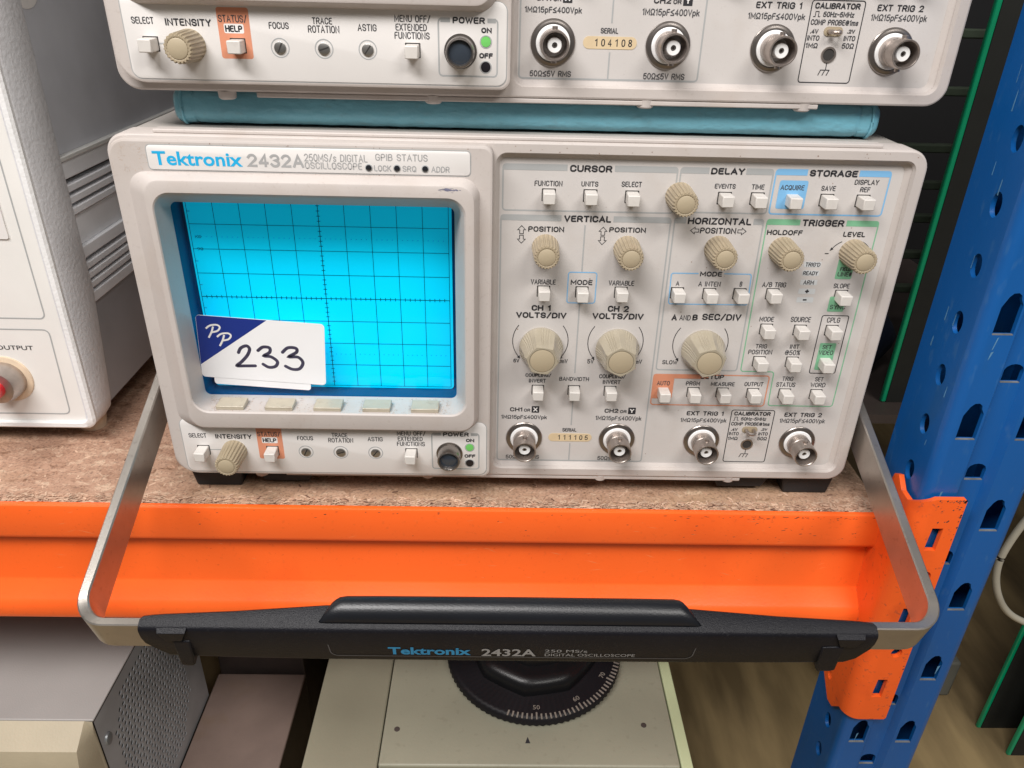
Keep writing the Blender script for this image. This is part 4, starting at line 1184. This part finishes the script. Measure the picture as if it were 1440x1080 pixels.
# ------------------------------------------------------------------ rack: chipboard shelf, orange beam, blue upright
ZS = -88.0
shelf = thing('chipboard_shelf', (-60, 200, -106), 'brown chipboard shelf board with a ragged front edge lying behind the orange beam', 'shelf')
random.seed(11)
m = MB()
nx = 420
rows = []
edge = [(-9.2 + 0.9 * math.sin(i * 0.9) * random.random() + random.uniform(-0.2, 1.3)) for i in range(nx + 1)]
xsx = [-520 + 761.3 * i / nx for i in range(nx + 1)]
rows.append([(x, -9.6, -106.0) for x in xsx])
rows.append([(x, -9.6, -92.0) for x in xsx])
rows.append([(x, e - 0.3, -89.6 + random.uniform(-0.7, 0.5)) for x, e in zip(xsx, edge)])
rows.append([(x, e + 1.0 + random.uniform(0, 1.3), -88.5 + random.uniform(-0.35, 0.25)) for x, e in zip(xsx, edge)])
rows.append([(x, -5.2 + random.uniform(-0.6, 0.6), -88.1 + random.uniform(-0.15, 0.06)) for x in xsx])
rows.append([(x, 0, ZS) for x in xsx])
rows.append([(x, 420, ZS) for x in xsx])
rows.append([(x, 420, -106) for x in xsx])
m.loft(rows, False, False, closed=False)
build(m, 'board', 'chipboard', shelf, smooth=0)
material('flake_pale', (0.58, 0.40, 0.285), 0.8, var=0.3, vscale=120)
material('flake_brown', (0.44, 0.265, 0.18), 0.8, var=0.3, vscale=120)
material('flake_dark', (0.15, 0.075, 0.05), 0.8, var=0.3, vscale=120)
for mt, cnt, seed in (('flake_pale', 1700, 1), ('flake_brown', 1700, 2), ('flake_dark', 120, 3)):
    random.seed(seed)
    m = MB()
    for _ in range(cnt):
        x = random.uniform(-200, 240)
        front_edge = random.random() < 0.62
        y = random.gauss(-7.6, 1.5) if front_edge else random.uniform(-8, 60)
        y = max(-10.0, y)
        z = (-88.0 - max(0, (-6.5 - y)) * 0.42 + random.uniform(-0.1, 0.12)) if front_edge else ZS + 0.05
        l, w = random.uniform(0.4, 1.7), random.uniform(0.15, 0.5)
        a = random.uniform(0, math.pi) if not front_edge else random.gauss(0, 0.5)
        tz = random.uniform(-0.1, 0.1) if front_edge else random.uniform(-0.04, 0.04)
        ca, sa = math.cos(a), math.sin(a)
        P = []
        for du, dv in ((-l, -w), (l, -w * 0.6), (l * 0.8, w), (-l * 0.9, w * 0.7)):
            P.append((x + du * ca - dv * sa, y + du * sa + dv * ca, z + du * tz))
        Q = [(a_, b_, c_ - 0.12) for a_, b_, c_ in P]
        m.loft([Q, P], False, True)
    o = build(m, 'wood_flakes', mt, shelf, smooth=0)
    o['kind'] = 'stuff'

beam = thing('rack_beam', (-150, 0, -152), 'bright orange steel rack beam with a stepped face running under the chipboard edge', 'beam')
prof = [(-9.9, -88.9), (-11.2, -88.8), (-12.2, -89.4), (-12.6, -90.6), (-12.6, -105.0), (-12.2, -106.6), (-11.0, -107.6), (-8.0, -108.0), (-7.3, -109.2), (-7.2, -111.0),
        (-8.5, -133.0), (-9.0, -134.2), (-15.2, -140.2), (-16.4, -142.0), (-17.0, -144.5), (-17.2, -148.0), (-16.4, -150.4), (-14.0, -151.2), (24, -151.2), (24, -106.4), (-9.8, -106.4)]
m = MB().loft([[(-560, y, z) for y, z in prof], [(241.6, y, z) for y, z in prof]])
build(m, 'beam_profile', 'orange_paint', beam, smooth=40)
# weld bead at the end of the beam
wp = [(241.2, y - 0.2, z) for y, z in prof[8:18]]
build(MB().tube(smooth_path(wp, 3), 0.45, 6), 'weld_bead', 'orange_paint_worn', beam)
# end connector: side leg, rounded bend, slotted front leg
def slot(x0, x1, z0, z1, sh):
    return [(x0 + sh, z1), (x0, z0), (x1 - sh * 0.4, z0), (x1, z1)]
m = MB()
FR = [(248.2, -197.0), (260.0, -197.0), (260.8, -196.0), (260.8, -66.2), (260.2, -65.2), (248.2, -65.2)]
holes = [slot(249.8, 255.0, z - 5.9, z + 5.9, 0.6) for z in (-85.7, -130.4, -175.4)]
for z in (-106.0, -152.0):
    holes.append([(254.5 + 2.6 * math.cos(t), z + 2.9 * math.sin(t)) for t in [2 * math.pi * k / 14 for k in range(14)]])
m.weld = True
m.cells(FR, holes, plate_fn(-31.0), 0)
bend = []
for k in range(13):
    t = math.radians(90 * k / 12)
    bend.append((248.2 - 6.2 * math.sin(t), -24.8 - 6.2 * math.cos(t)))
m.loft([[(x, y, -65.2 - k * 0.45) for k, (x, y) in enumerate(bend)], [(x, y, -197.0) for k, (x, y) in enumerate(bend)]], False, False, closed=False)
side = [(-24.8, -70.6), (-24.8, -197.0), (-19.0, -204.0), (-14.0, -205.0), (7.0, -186.0), (8.0, -92.0), (-6.0, -84.0), (-11.0, -67.0), (-14.0, -65.6), (-19.0, -70.2)]
sh = []
for (cy, cz, ry, rz) in ((-10.0, -192.0, 2.2, 2.6), (-19.0, -80.0, 2.2, 3.0)):
    sh.append([(cy + ry * math.cos(t), cz + rz * math.sin(t)) for t in [2 * math.pi * k / 14 for k in range(14)]])
m.cells(side, sh, lambda a_, b_, d: (242.0 + d, a_, b_), 0)
build(m, 'end_connector', 'orange_paint_worn', beam, smooth=0, solid=2.2)

random.seed(52)
material('bare_nick', (0.09, 0.05, 0.04), 0.6, var=0.4, vscale=300)
m = MB()
for k in range(150):
    x = random.choice((random.uniform(-200, 236), random.uniform(150, 236), random.gauss(195, 22)))
    z = random.choice((-89.9 - abs(random.gauss(0, 0.8)), -90 - abs(random.gauss(0, 0.8)), random.uniform(-104, -91)))
    l, w_ = random.uniform(0.15, 1.0), random.uniform(0.05, 0.22)
    m.poly([(x - l, z), (x - l * 0.2, z - w_), (x + l, z + 0.05), (x + l * 0.3, z + w_)], -12.63)
o = build(m, 'paint_nicks', 'bare_nick', beam, smooth=0); o['kind'] = 'stuff'
m = MB()
for k in range(70):
    x = random.choice((random.uniform(249, 260.4), 260.5 - abs(random.gauss(0, 0.5))))
    z = random.choice((-65.6 - abs(random.gauss(0, 0.6)), random.uniform(-196, -66), -68 - abs(random.gauss(0, 6))))
    if any(249.2 < x < 255.6 and abs(z - c_) < 6.4 for c_ in (-85.7, -130.4, -175.4)):
        continue
    l, w_ = random.uniform(0.12, 0.6), random.uniform(0.1, 0.7)
    m.poly([(x - l, z), (x, z - w_), (x + l, z + 0.1), (x + 0.1, z + w_)], -32.14)
o = build(m, 'paint_nicks', 'bare_nick', beam, smooth=0); o['kind'] = 'stuff'

random.seed(77)
material('orange_scuff', (0.95, 0.26, 0.09), 0.55, var=0.2, vscale=200)
material('orange_grime', (0.50, 0.055, 0.012), 0.6, var=0.3, vscale=200)
for mt, cnt in (('orange_scuff', 60), ('orange_grime', 70)):
    m = MB()
    for k in range(cnt):
        x = random.uniform(-150, 236)
        z = random.choice((random.uniform(-105, -91), random.uniform(-131, -113), random.uniform(-131, -113)))
        y_ = -12.62 if z > -106 else -7.2 - (-111.0 - z) * 0.0591 - 0.03
        l, w_ = random.uniform(0.3, 4.0) if mt == 'orange_scuff' else random.uniform(0.15, 0.7), random.uniform(0.05, 0.14)
        a_ = random.gauss(0, 0.5)
        P = [(x - l, z - l * math.sin(a_) * 0.5), (x, z - w_), (x + l, z + l * math.sin(a_) * 0.5), (x + l * 0.1, z + w_)]
        m.add([(px, y_ if z > -106 else -7.2 - (-111.0 - pz) * 0.0591 - 0.03 - 0.0004 * (k % 5), pz) for px, pz in P], [(0, 1, 2, 3)])
    o = build(m, 'beam_scuffs', mt, beam, smooth=0)
    o['kind'] = 'stuff'

post = thing('rack_upright', (266, -12, -420), 'blue painted steel rack upright with keyhole slots and oval holes', 'upright')
X0, X1, YF0, YB = 244.4, 287.4, -28.4, 5.0
def key(cx, cz):
    return [(cx - 3.9, cz - 8), (cx + 3.9, cz - 8), (cx + 3.9, cz + 3.4), (cx + 2.6, cz + 5.6), (cx + 2.2, cz + 7.2), (cx + 0.9, cz + 8.2), (cx - 0.9, cz + 8.0), (cx - 2.2, cz + 6.6), (cx - 3.9, cz + 2.6)]
def arch(cx, cz):
    return [(cx - 4.4, cz - 3.2), (cx + 4.4, cz - 3.2)] + [(cx + 4.4 * math.cos(t), cz + 0.4 + 4.2 * math.sin(t)) for t in [math.radians(180 * k / 8) for k in range(9)]]
m = MB()
z_lo, z_hi = -420.0, 300.0
for k in range(-9, 8):
    zc = -30.6 + 45.05 * k
    za, zb = zc - 22.525, zc + 22.525
    if zc < -425:
        continue
    m.cells([(248.4, za), (258.0, za), (258.0, zb), (248.4, zb)], [key(253.2, zc)], plate_fn(YF0), 1.8)
    m.cells([(271.2, za), (283.4, za), (283.4, zb), (271.2, zb)], [key(276.8, zc)], plate_fn(YF0), 1.8)
    zd = zc + 19.2
    for c0, c1 in ((258.0, 260.4), (268.8, 271.2)):
        f0, f1 = (YF0, YF0 + 3.0) if c0 < 262 else (YF0 + 3.0, YF0)
        m.add([(c0, f0, za), (c1, f1, za), (c1, f1, zb), (c0, f0, zb)], [(0, 1, 2, 3)])
    lo_, hi_ = [], []
    aa = arch(264.6, 0)
    # the arch hole is set across the cell joint above, so shift the cell
    m.cells([(260.4, za + 19.2), (268.8, za + 19.2), (268.8, zb + 19.2), (260.4, zb + 19.2)], [[(min(268.4, max(260.8, x)), zd + z) for x, z in aa]], plate_fn(YF0 + 3.0), 1.8)
    for s in (0, 1):
        zo = zc - 9.3 + 22.525 * s
        zz0, zz1 = zo - 11.2625, zo + 11.2625
        m.cells([(-24.4, zz0), (YB, zz0), (YB, zz1), (-24.4, zz1)], [[(-14.6 + 3.1 * math.cos(t), zo + 4.6 * math.sin(t)) for t in [2 * math.pi * q / 18 for q in range(18)]]], lambda a_, b_, d: (X0 + d, a_, b_), 1.8)
lo_z, hi_z = -30.6 + 45.05 * -8.5, -30.6 + 45.05 * 7.5
for xc, sx in ((248.4, -1), (283.4, 1)):
    arc = [(xc + sx * 4.0 * math.sin(math.radians(15 * q)), YF0 + 4.0 - 4.0 * math.cos(math.radians(15 * q))) for q in range(7)]
    m.loft([[(x, y, -436) for x, y in arc], [(x, y, 330) for x, y in arc]], False, False, closed=False)
m.add([(X1, -24.4, -436), (X1, YB, -436), (X1, YB, 330), (X1, -24.4, 330)], [(0, 1, 2, 3)])
for xa, xb in ((X0, X1),):
    m.add([(xa, YB, -436), (xb, YB, -436), (xb, YB, 330), (xa, YB, 330)], [(0, 1, 2, 3)])
build(m, 'upright_profile', 'blue_paint', post, smooth=30)
random.seed(21)
m = MB()
for _ in range(46):
    z = random.uniform(-220, 90)
    if random.random() < 0.6:
        x = random.uniform(249.5, 286); y0_ = YF0 - 0.06
        if 257.5 < x < 271.8:
            continue
        l = random.uniform(1.5, 7); w = random.uniform(0.12, 0.4)
        m.poly([(x, z), (x + w, z + 0.3), (x + w * 0.7 + random.uniform(0, 1.2), z + l), (x + random.uniform(0, 0.8), z + l * 0.9)], y0_)
    else:
        y = random.uniform(-23, -2); l = random.uniform(1.5, 9); w = random.uniform(0.3, 0.8)
        m.add([(X0 - 0.06, y, z), (X0 - 0.06, y + w, z + 0.2), (X0 - 0.06, y + w * 0.6, z + l), (X0 - 0.06, y, z + l * 0.9)], [(0, 1, 2, 3)])
me_ = MB()
for k in range(-5, 3):
    zc = -30.6 + 45.05 * k
    for cx in (253.2, 276.8):
        if cx < 262 and -200 < zc < -66:
            continue
        me_.box(cx - 3.85, cx + 3.85, YF0 - 0.03, YF0 + 0.9, zc - 8.2, zc - 7.85)
    me_.box(260.9, 268.3, YF0 + 2.97, YF0 + 3.9, zc + 19.2 - 3.4, zc + 19.2 - 3.05)
o = build(me_, 'worn_hole_edges', 'raw_edge', post, smooth=0)
o['kind'] = 'stuff'
material('blue_scratch', (0.10, 0.25, 0.42), 0.6, var=0.3, vscale=200)
o = build(m, 'paint_scratches', 'blue_scratch', post, smooth=0)
o['kind'] = 'stuff'

# ------------------------------------------------------------------ grey instrument on the left
inst = thing('bench_instrument', (-220, 40, -88), 'tall pale grey bench instrument with ribbed dark grey side and red tipped output socket', 'instrument')
XI = -119.6
m = MB()
# cast side bezel, from the front edge back to the side panel
def ib(z):
    return 58.0 - max(0, (-18 - z)) * 0.16 if z < -18 else 58.0
zs = [-78.0, -76.5, -73.5, -68, -40, -18, 60, 220]
loops = []
for z in zs:
    ins = {-78.0: 6.5, -76.5: 2.2, -73.5: 0.5}.get(z, 0.0)
    yb = ib(z) - (3 if z < -75 else 0)
    loops.append([(XI - 14, 36.0, z), (XI - 3.0 - ins, 34.2, z), (XI - 1.2 - ins, 34.4, z), (XI - ins, 36.0, z), (XI + 0.6 - ins, yb - 1.5, z), (XI - ins, yb, z), (XI - 14, yb, z)])
m.loft(loops)
build(m, 'side_bezel', 'grey_texture', inst, smooth=50)
m = MB().loft([at_y(rrect(-420, XI - 0.6, -78.2, 220, 5.5), 38), at_y(rrect(-420, XI - 0.6, -78.2, 220, 5.5), 33.6), at_y(rrect(-419, XI - 1.6, -77.2, 219, 5), 32.6), at_y(rrect(-416, XI - 3.6, -75.2, 216, 4), 32.6), at_y(rrect(-416, XI - 3.8, -75.0, 216, 4), 35.0)], False, False)
build(m, 'front_frame', 'frame_white', inst, smooth=40)
build(MB().cells(rrect(-416.5, XI - 3.0, -75.6, 217, 4), [], plate_fn(34.6), 1), 'front_panel', 'instrument_cream', inst)
m = MB()
m.stroke(rrect(-330, -130.9, -22.0, 190, 2.5), 0.6, 34.5, True)
build(m, 'printed_frame', 'legend_grey', inst, smooth=0)
m = MB().stroke(corner_path([(-330, -27.4), (-131.0, -27.4), (-132.0, -71.0), (-330, -71.6)], 3), 0.6, 34.5)
build(m, 'printed_frame', 'legend_grey', inst, smooth=0)
build(slab(rrect(-190, -136.2, 14.5, 60, 1.0), 33.9, 34.7), 'panel_label', 'plate_white', inst)
lettering('OUTPUT', -148.5, -36.5, 16.5, 2.2, front(34.45), 'legend_soft', inst, 0.006)
c = (-156.0, -52.5)
o = build(MB().lathe(c, [(34.7, 11.6), (34.0, 11.4), (33.8, 11.0), (33.8, 6)], 40), 'output_socket', 'cream_washer', inst)
build(MB().lathe(c, [(34.0, 8.8), (28.0, 8.6), (25.0, 7.6), (24.4, 5.0)], 40), 'socket_barrel', 'nickel', o)
build(MB().lathe(c, [(24.8, 4.4), (2.0, 4.2), (0.5, 3.4), (0.2, 0.2)], 32), 'plug_tip', 'red_tip', o)
# side: upper panel, rail, ribs, middle panel, ribs, lower panel
def side_slab(name, z0, z1, x, mt, y0=54.0, dx=1.5, bev=0.0):
    return build(MB().box(x - dx, x, y0, 320, z0, z1), name, mt, inst, bevel=bev)
side_slab('upper_panel', 43.5, 220, XI - 2.4, 'grey_paint_mid')
side_slab('side_rail', 41.3, 43.4, XI + 0.4, 'rail_light', dx=5, bev=0.4)
side_slab('side_rail', 33.5, 41.2, XI - 0.6, 'grey_paint_light', dx=5, bev=0.5)
for z in (30.6, 25.6, 20.6):
    side_slab('rib', z - 2.9, z + 0.4, XI - 0.6, 'grey_paint_light', dx=6, bev=0.5)
side_slab('middle_panel', 3.4, 16.6, XI - 2.6, 'grey_paint_light', dx=4)
side_slab('side_rail', -2.4, 3.2, XI - 0.6, 'grey_paint_light', dx=5, bev=0.5)
for z in (-5.0, -9.6, -14.2):
    side_slab('rib', z - 2.7, z + 0.4, XI - 0.6, 'grey_paint_light', dx=6, bev=0.5)
side_slab('side_rail', -23.6, -18.6, XI - 0.6, 'grey_paint_light', dx=5, bev=0.5)
side_slab('rib_backing', -18.6, 33.6, XI - 5.5, 'slot_dark', dx=1)
side_slab('lower_panel', -74, -23.8, XI - 2.4, 'grey_paint_dark', y0=44)
m = MB().box(-400, XI - 6, 46, 318, -76, 218)
build(m, 'inner_body', 'grey_paint_dark', inst)
pts = [[(x, 66 + 10 * math.cos(t), 108 + 7.5 * math.sin(t)) for t in [2 * math.pi * k / 28 for k in range(28)]] for x in (XI - 2.5, XI - 2.2)]
build(MB().loft(pts), 'round_label', 'plate_white', inst)
for x, y in ((-133, 52), (-133, 290), (-390, 52), (-390, 290)):
    build(MB().lathe_z((x, y), [(-87.9, 6.0), (-84, 6.6), (-76.4, 7.0)], 24), 'foot', 'cream_washer' if y < 100 else 'rubber_foot', inst)

# ------------------------------------------------------------------ things on the level below
floor = build(MB().box(-900, 900, -900, 700, -412, -400), 'floor', 'plywood', None)
floor['kind'] = 'structure'
wall = build(MB().box(-1200, 1200, 640, 660, -400, 900), 'back_wall', 'dark_wall', None)
wall['kind'] = 'structure'

pc = thing('computer_case', (-260, 120, -400), 'grey and beige desktop computer case with a perforated dark grey side', 'computer')
ZT, XP = -220.0, -132.0
build(MB().box(-420, XP - 3.4, -17.5, 95, -399.9, ZT - 2), 'chassis', 'crate_dark', pc)
build(MB().box(-420, XP, -18.0, 97, ZT - 1.6, ZT), 'top_cover', 'pc_top', pc, bevel=0.6)
# chamfered front bezel
m = MB()
fb = [(-18.2, ZT - 0.6), (-30.0, ZT - 8.5), (-33.0, ZT - 22), (-33.0, -399.5), (-18.2, -399.5)]
m.loft([[(-420, y, z) for y, z in fb], [(XP - 4.5, y, z) for y, z in fb], [(XP - 0.6, -18.2 + (y + 18.2) * 0.15, z - (0.5 if z > -300 else 0)) for y, z in fb]])
build(m, 'front_bezel', 'pc_front', pc, smooth=30)
build(slab(rrect(-196, -181.5, ZT - 29, ZT - 19, 0.6), -33.3, -33.0), 'badge', 'plate_white', pc)
m = MB()
rowsn, colsn, pit = 25, 20, 4.1
sidefn = lambda a_, b_, d: (XP - d, a_, b_)
gy0, gy1 = -6.0, -6.0 + colsn * pit
gz1 = ZT - 9.0
gz0 = gz1 - rowsn * pit
for i in range(rowsn):
    zz1 = gz1 - i * pit
    zz0 = zz1 - pit
    for j in range(colsn):
        ya, yb = gy0 + j * pit, gy0 + (j + 1) * pit
        cy, cz = (ya + yb) / 2 + (0.55 if i % 2 else -0.55), (zz0 + zz1) / 2
        skip = (i + j * 1.4 < 4) or ((rowsn - i) + (colsn - j) * 1.2 < 7) or (j > colsn - 3 and i < 6)
        hole = [] if skip else [[(cy + 1.5 * math.cos(t), cz + 1.4 * math.sin(t)) for t in [2 * math.pi * q_ / 8 for q_ in range(8)]]]
        m.cells([(ya, zz0), (yb, zz0), (yb, zz1), (ya, zz1)], hole, sidefn, 0.6)
for a0, a1, b0, b1 in ((-18, gy0, -341, ZT - 1.7), (gy1, 97, -341, ZT - 1.7), (gy0, gy1, -341, gz0), (gy0, gy1, gz1, ZT - 1.7), (-18, 97, -399.5, -343)):
    m.cells([(a0, b0), (a1, b0), (a1, b1), (a0, b1)], [], sidefn, 1)
build(m, 'perforated_side', 'pc_side', pc, smooth=0)
for y, z in ((-12.0, ZT - 22), (86, ZT - 30), (70, -356)):
    pts = [[(XP + dx, y + 3.4 * k * math.cos(t), z + 4.2 * k * math.sin(t)) for t in [2 * math.pi * q / 20 for q in range(20)]] for dx, k in ((-0.5, 1.0), (0.9, 0.85), (1.2, 0.5))]
    build(MB().loft(pts), 'side_rivet', 'perforation_edge', pc)

crate = thing('brown_box', (-90, 20, -400), 'plain brown topped instrument box between the computer case and the dial instrument', 'box')
build(MB().box(-131.0, -68.0, -60, 115, -399.9, -343), 'box_body', 'crate_dark', crate, bevel=0.8)
build(MB().box(-131.0, -67.6, -60, 115.3, -342.9, -340), 'box_lid', 'crate_brown', crate, bevel=0.8)
crate2 = thing('shade_band_box', (-95, 110, -400), 'dark brown block added for the shadow band behind the brown topped box', 'box')  # dark block put in for the background shadow band
build(MB().box(-131.0, -69.0, 119, 190, -399.9, -316), 'box_body', 'crate_dark', crate2, bevel=0.8)
build(MB().box(-131.0, -68.0, 118.6, 190.4, -315.9, -312), 'box_lid', 'crate_dark', crate2, bevel=0.8)

var = thing('dial_instrument', (75, 40, -400), 'grey green metal box with a large black scale dial on top', 'transformer')
ZV = -220.0
build(MB().box(15.2, 162.0, -42, 190, -399.9, ZV), 'top_cover', 'variac_grey', var, bevel=1.0)
build(MB().box(-21.5, 14.6, -60, 190, -399.9, ZV - 0.6), 'left_panel', 'variac_olive', var, bevel=1.0)
build(MB().box(162.6, 168.4, -60, 190, -399.9, ZV - 0.4), 'edge_strip', 'variac_edge', var, bevel=0.8)
DC = (92.5, 27.5)
d = build(MB().lathe_z(DC, [(ZV + 0.6, 46.0), (ZV + 1.2, 48.2), (ZV + 5.0, 48.4), (ZV + 6.2, 47.0), (ZV + 6.5, 46.0), (ZV + 6.9, 36.0), (ZV + 7.4, 34.5)], 180, lambda i: 1.0 if i % 2 else 0.985), 'dial', 'dial_black', var, smooth=50)
m = MB()
for k in range(44, 101):
    a0 = math.radians(-90 + 300 / 100 * (k - 50))
    r0, r1 = (44.2 if k % 10 == 0 else 45.0), 48.0
    ca, sa = math.cos(a0), math.sin(a0)
    w = 0.42
    P = [(DC[0] + r * ca - s * w * sa, DC[1] + r * sa + s * w * ca, ZV + 7.0 - (r - 42) * 0.08) for r, s in ((r0, -1), (r1, -1), (r1, 1), (r0, 1))]
    m.loft([[(x, y, z - 0.3) for x, y, z in P], P], False, True)
o = build(m, 'dial_ticks', 'dial_scale', d, smooth=0)
for k, n_ in ((50, '50'), (60, '60'), (70, '70'), (80, '80'), (90, '90')):
    a0 = math.radians(-90 + 3 * (k - 50))
    cx, cy = DC[0] + 41.6 * math.cos(a0), DC[1] + 41.6 * math.sin(a0)
    rot = a0 + math.pi / 2
    def fn(u, v, cx=cx, cy=cy, rot=rot):
        return (cx + u * math.cos(rot) - v * math.sin(rot), cy + u * math.sin(rot) + v * math.cos(rot), ZV + 7.25)
    lettering(n_, 0, 0, 3.6, 2.6, fn, 'dial_scale', d, 0.01)
build(MB().lathe_z(DC, [(ZV + 6.9, 35.5), (ZV + 12, 35.0), (ZV + 15, 33.0), (ZV + 16, 29), (ZV + 16.5, 24), (ZV + 26, 22), (ZV + 31, 19), (ZV + 33, 12), (ZV + 33.4, 1)], 72, lambda i: 1 - 0.035 * abs(math.cos(i / 72 * math.pi * 9))), 'dial_knob', 'knob_black', var, smooth=50)
tri = MB().add([(86.6, -29.6, ZV + 0.08), (89.2, -29.6, ZV + 0.08), (87.9, -25.9, ZV + 0.08)], [(0, 1, 2)])
build(tri, 'pointer_mark', 'legend_ink', var, smooth=0)
for x, y in ((22, -22), (147.6, -18.7), (22, 150)):
    build(MB().lathe_z((x, y), [(ZV - 0.2, 1.5), (ZV + 0.25, 1.4), (ZV + 0.3, 0.2)], 16), 'panel_screw', 'crate_dark', var)

# ------------------------------------------------------------------ behind and beside the rack
def board(x, y, w, z0, z1, label, t=2.6):
    b = thing('edged_board', (x + w / 2, y, z0), label, 'board', 'green edged boards stored beside the rack')
    build(MB().box(x + 3.2, x + w, y, y + t, z0, z1), 'board_face', 'black_board', b)
    build(MB().box(x, x + 3.1, y - 0.2, y + t + 0.2, z0, z1), 'edge_trim', 'green_edge', b, bevel=0.8)
board(301.5, 120, 130, -105.9, 330, 'black board with bright green edge standing right behind the blue upright')
board(453, 120, 240, -400, 60, 'black board with green edge standing on the floor beside the cable, rear of the pair')
board(463, 96, 240, -400, 60, 'black board with green edge standing on the floor, in front of its twin')
shelf2 = thing('side_shelf', (380, 130, -112), 'dark shelf board behind the blue upright carrying the green edged board', 'shelf')
build(MB().box(242, 445, 105, 420, -112, -106), 'shelf_board', 'crate_dark', shelf2)
rack = thing('slatted_rack', (360, 215, -106), 'dark slatted metal rack with greenish bars behind the oscilloscopes', 'rack')
for z in (124, 92.0, 60.2, 26.8, 4.0, -17.5, -42, -66):
    build(MB().box(226, 440, 205, 211, z - 2.6, z + 2.6), 'slat', 'rack_bar_green', rack, bevel=1.0)
for x in (222, 436):
    build(MB().box(x, x + 8, 211.2, 219, -105.9, 300), 'rack_post', 'rack_bar_green', rack)
bag = thing('navy_cloth', (312, 160, -106), 'dark navy cloth bundle tucked behind the oscilloscope', 'cloth')
random.seed(5)
lp = []
for k in range(9):
    z = -106 + 62 * k / 8
    r = 30 * math.sin(math.pi * (0.18 + 0.72 * k / 8))
    lp.append([(290 + (r + 3 * math.sin(5 * t + k)) * math.cos(t), 165 + 0.8 * (r + 2 * math.sin(3 * t + 2 * k)) * math.sin(t), z + 4 * math.sin(2 * t)) for t in [2 * math.pi * q / 30 for q in range(30)]])
build(MB().loft(lp), 'cloth_bundle', 'navy_cloth', bag, smooth=60)
cab = thing('white_cable', (385, 60, -300), 'off white cable hanging in a loop beside the blue upright', 'cable')
path = smooth_path([(420, 62, -60), (392, 61, -105), (372, 60, -138), (364.5, 60, -163), (363.8, 60, -183), (371, 60, -203), (386, 62, -221), (408, 64, -232), (440, 70, -240), (490, 76, -246), (560, 84, -262), (640, 90, -398)], 8)
build(MB().tube(path, 2.1, 12), 'cable_sheath', 'cable_white', cab, smooth=60)
box1 = thing('cardboard_box', (440, 330, -400), 'plain brown cardboard box on the floor behind the blue upright', 'box')
build(MB().box(330, 520, 260, 420, -399.9, -330), 'carton', 'cardboard', box1, bevel=1.5)
for x0, x1 in ((330.5, 424.6), (425.4, 519.5)):
    build(MB().box(x0, x1, 260.5, 419.5, -329.9, -327.8), 'flap', 'cardboard', box1, bevel=0.8)
box2 = thing('grey_box', (420, 170, -400), 'dull grey equipment box on the floor between cardboard box and upright', 'box')
build(MB().box(352, 446, 150, 250, -399.9, -362), 'box_body', 'grey_box', box2, bevel=2.0)
build(MB().box(352, 446, 176, 190, -361.9, -356), 'box_strap', 'black_board', box2, bevel=1.0)
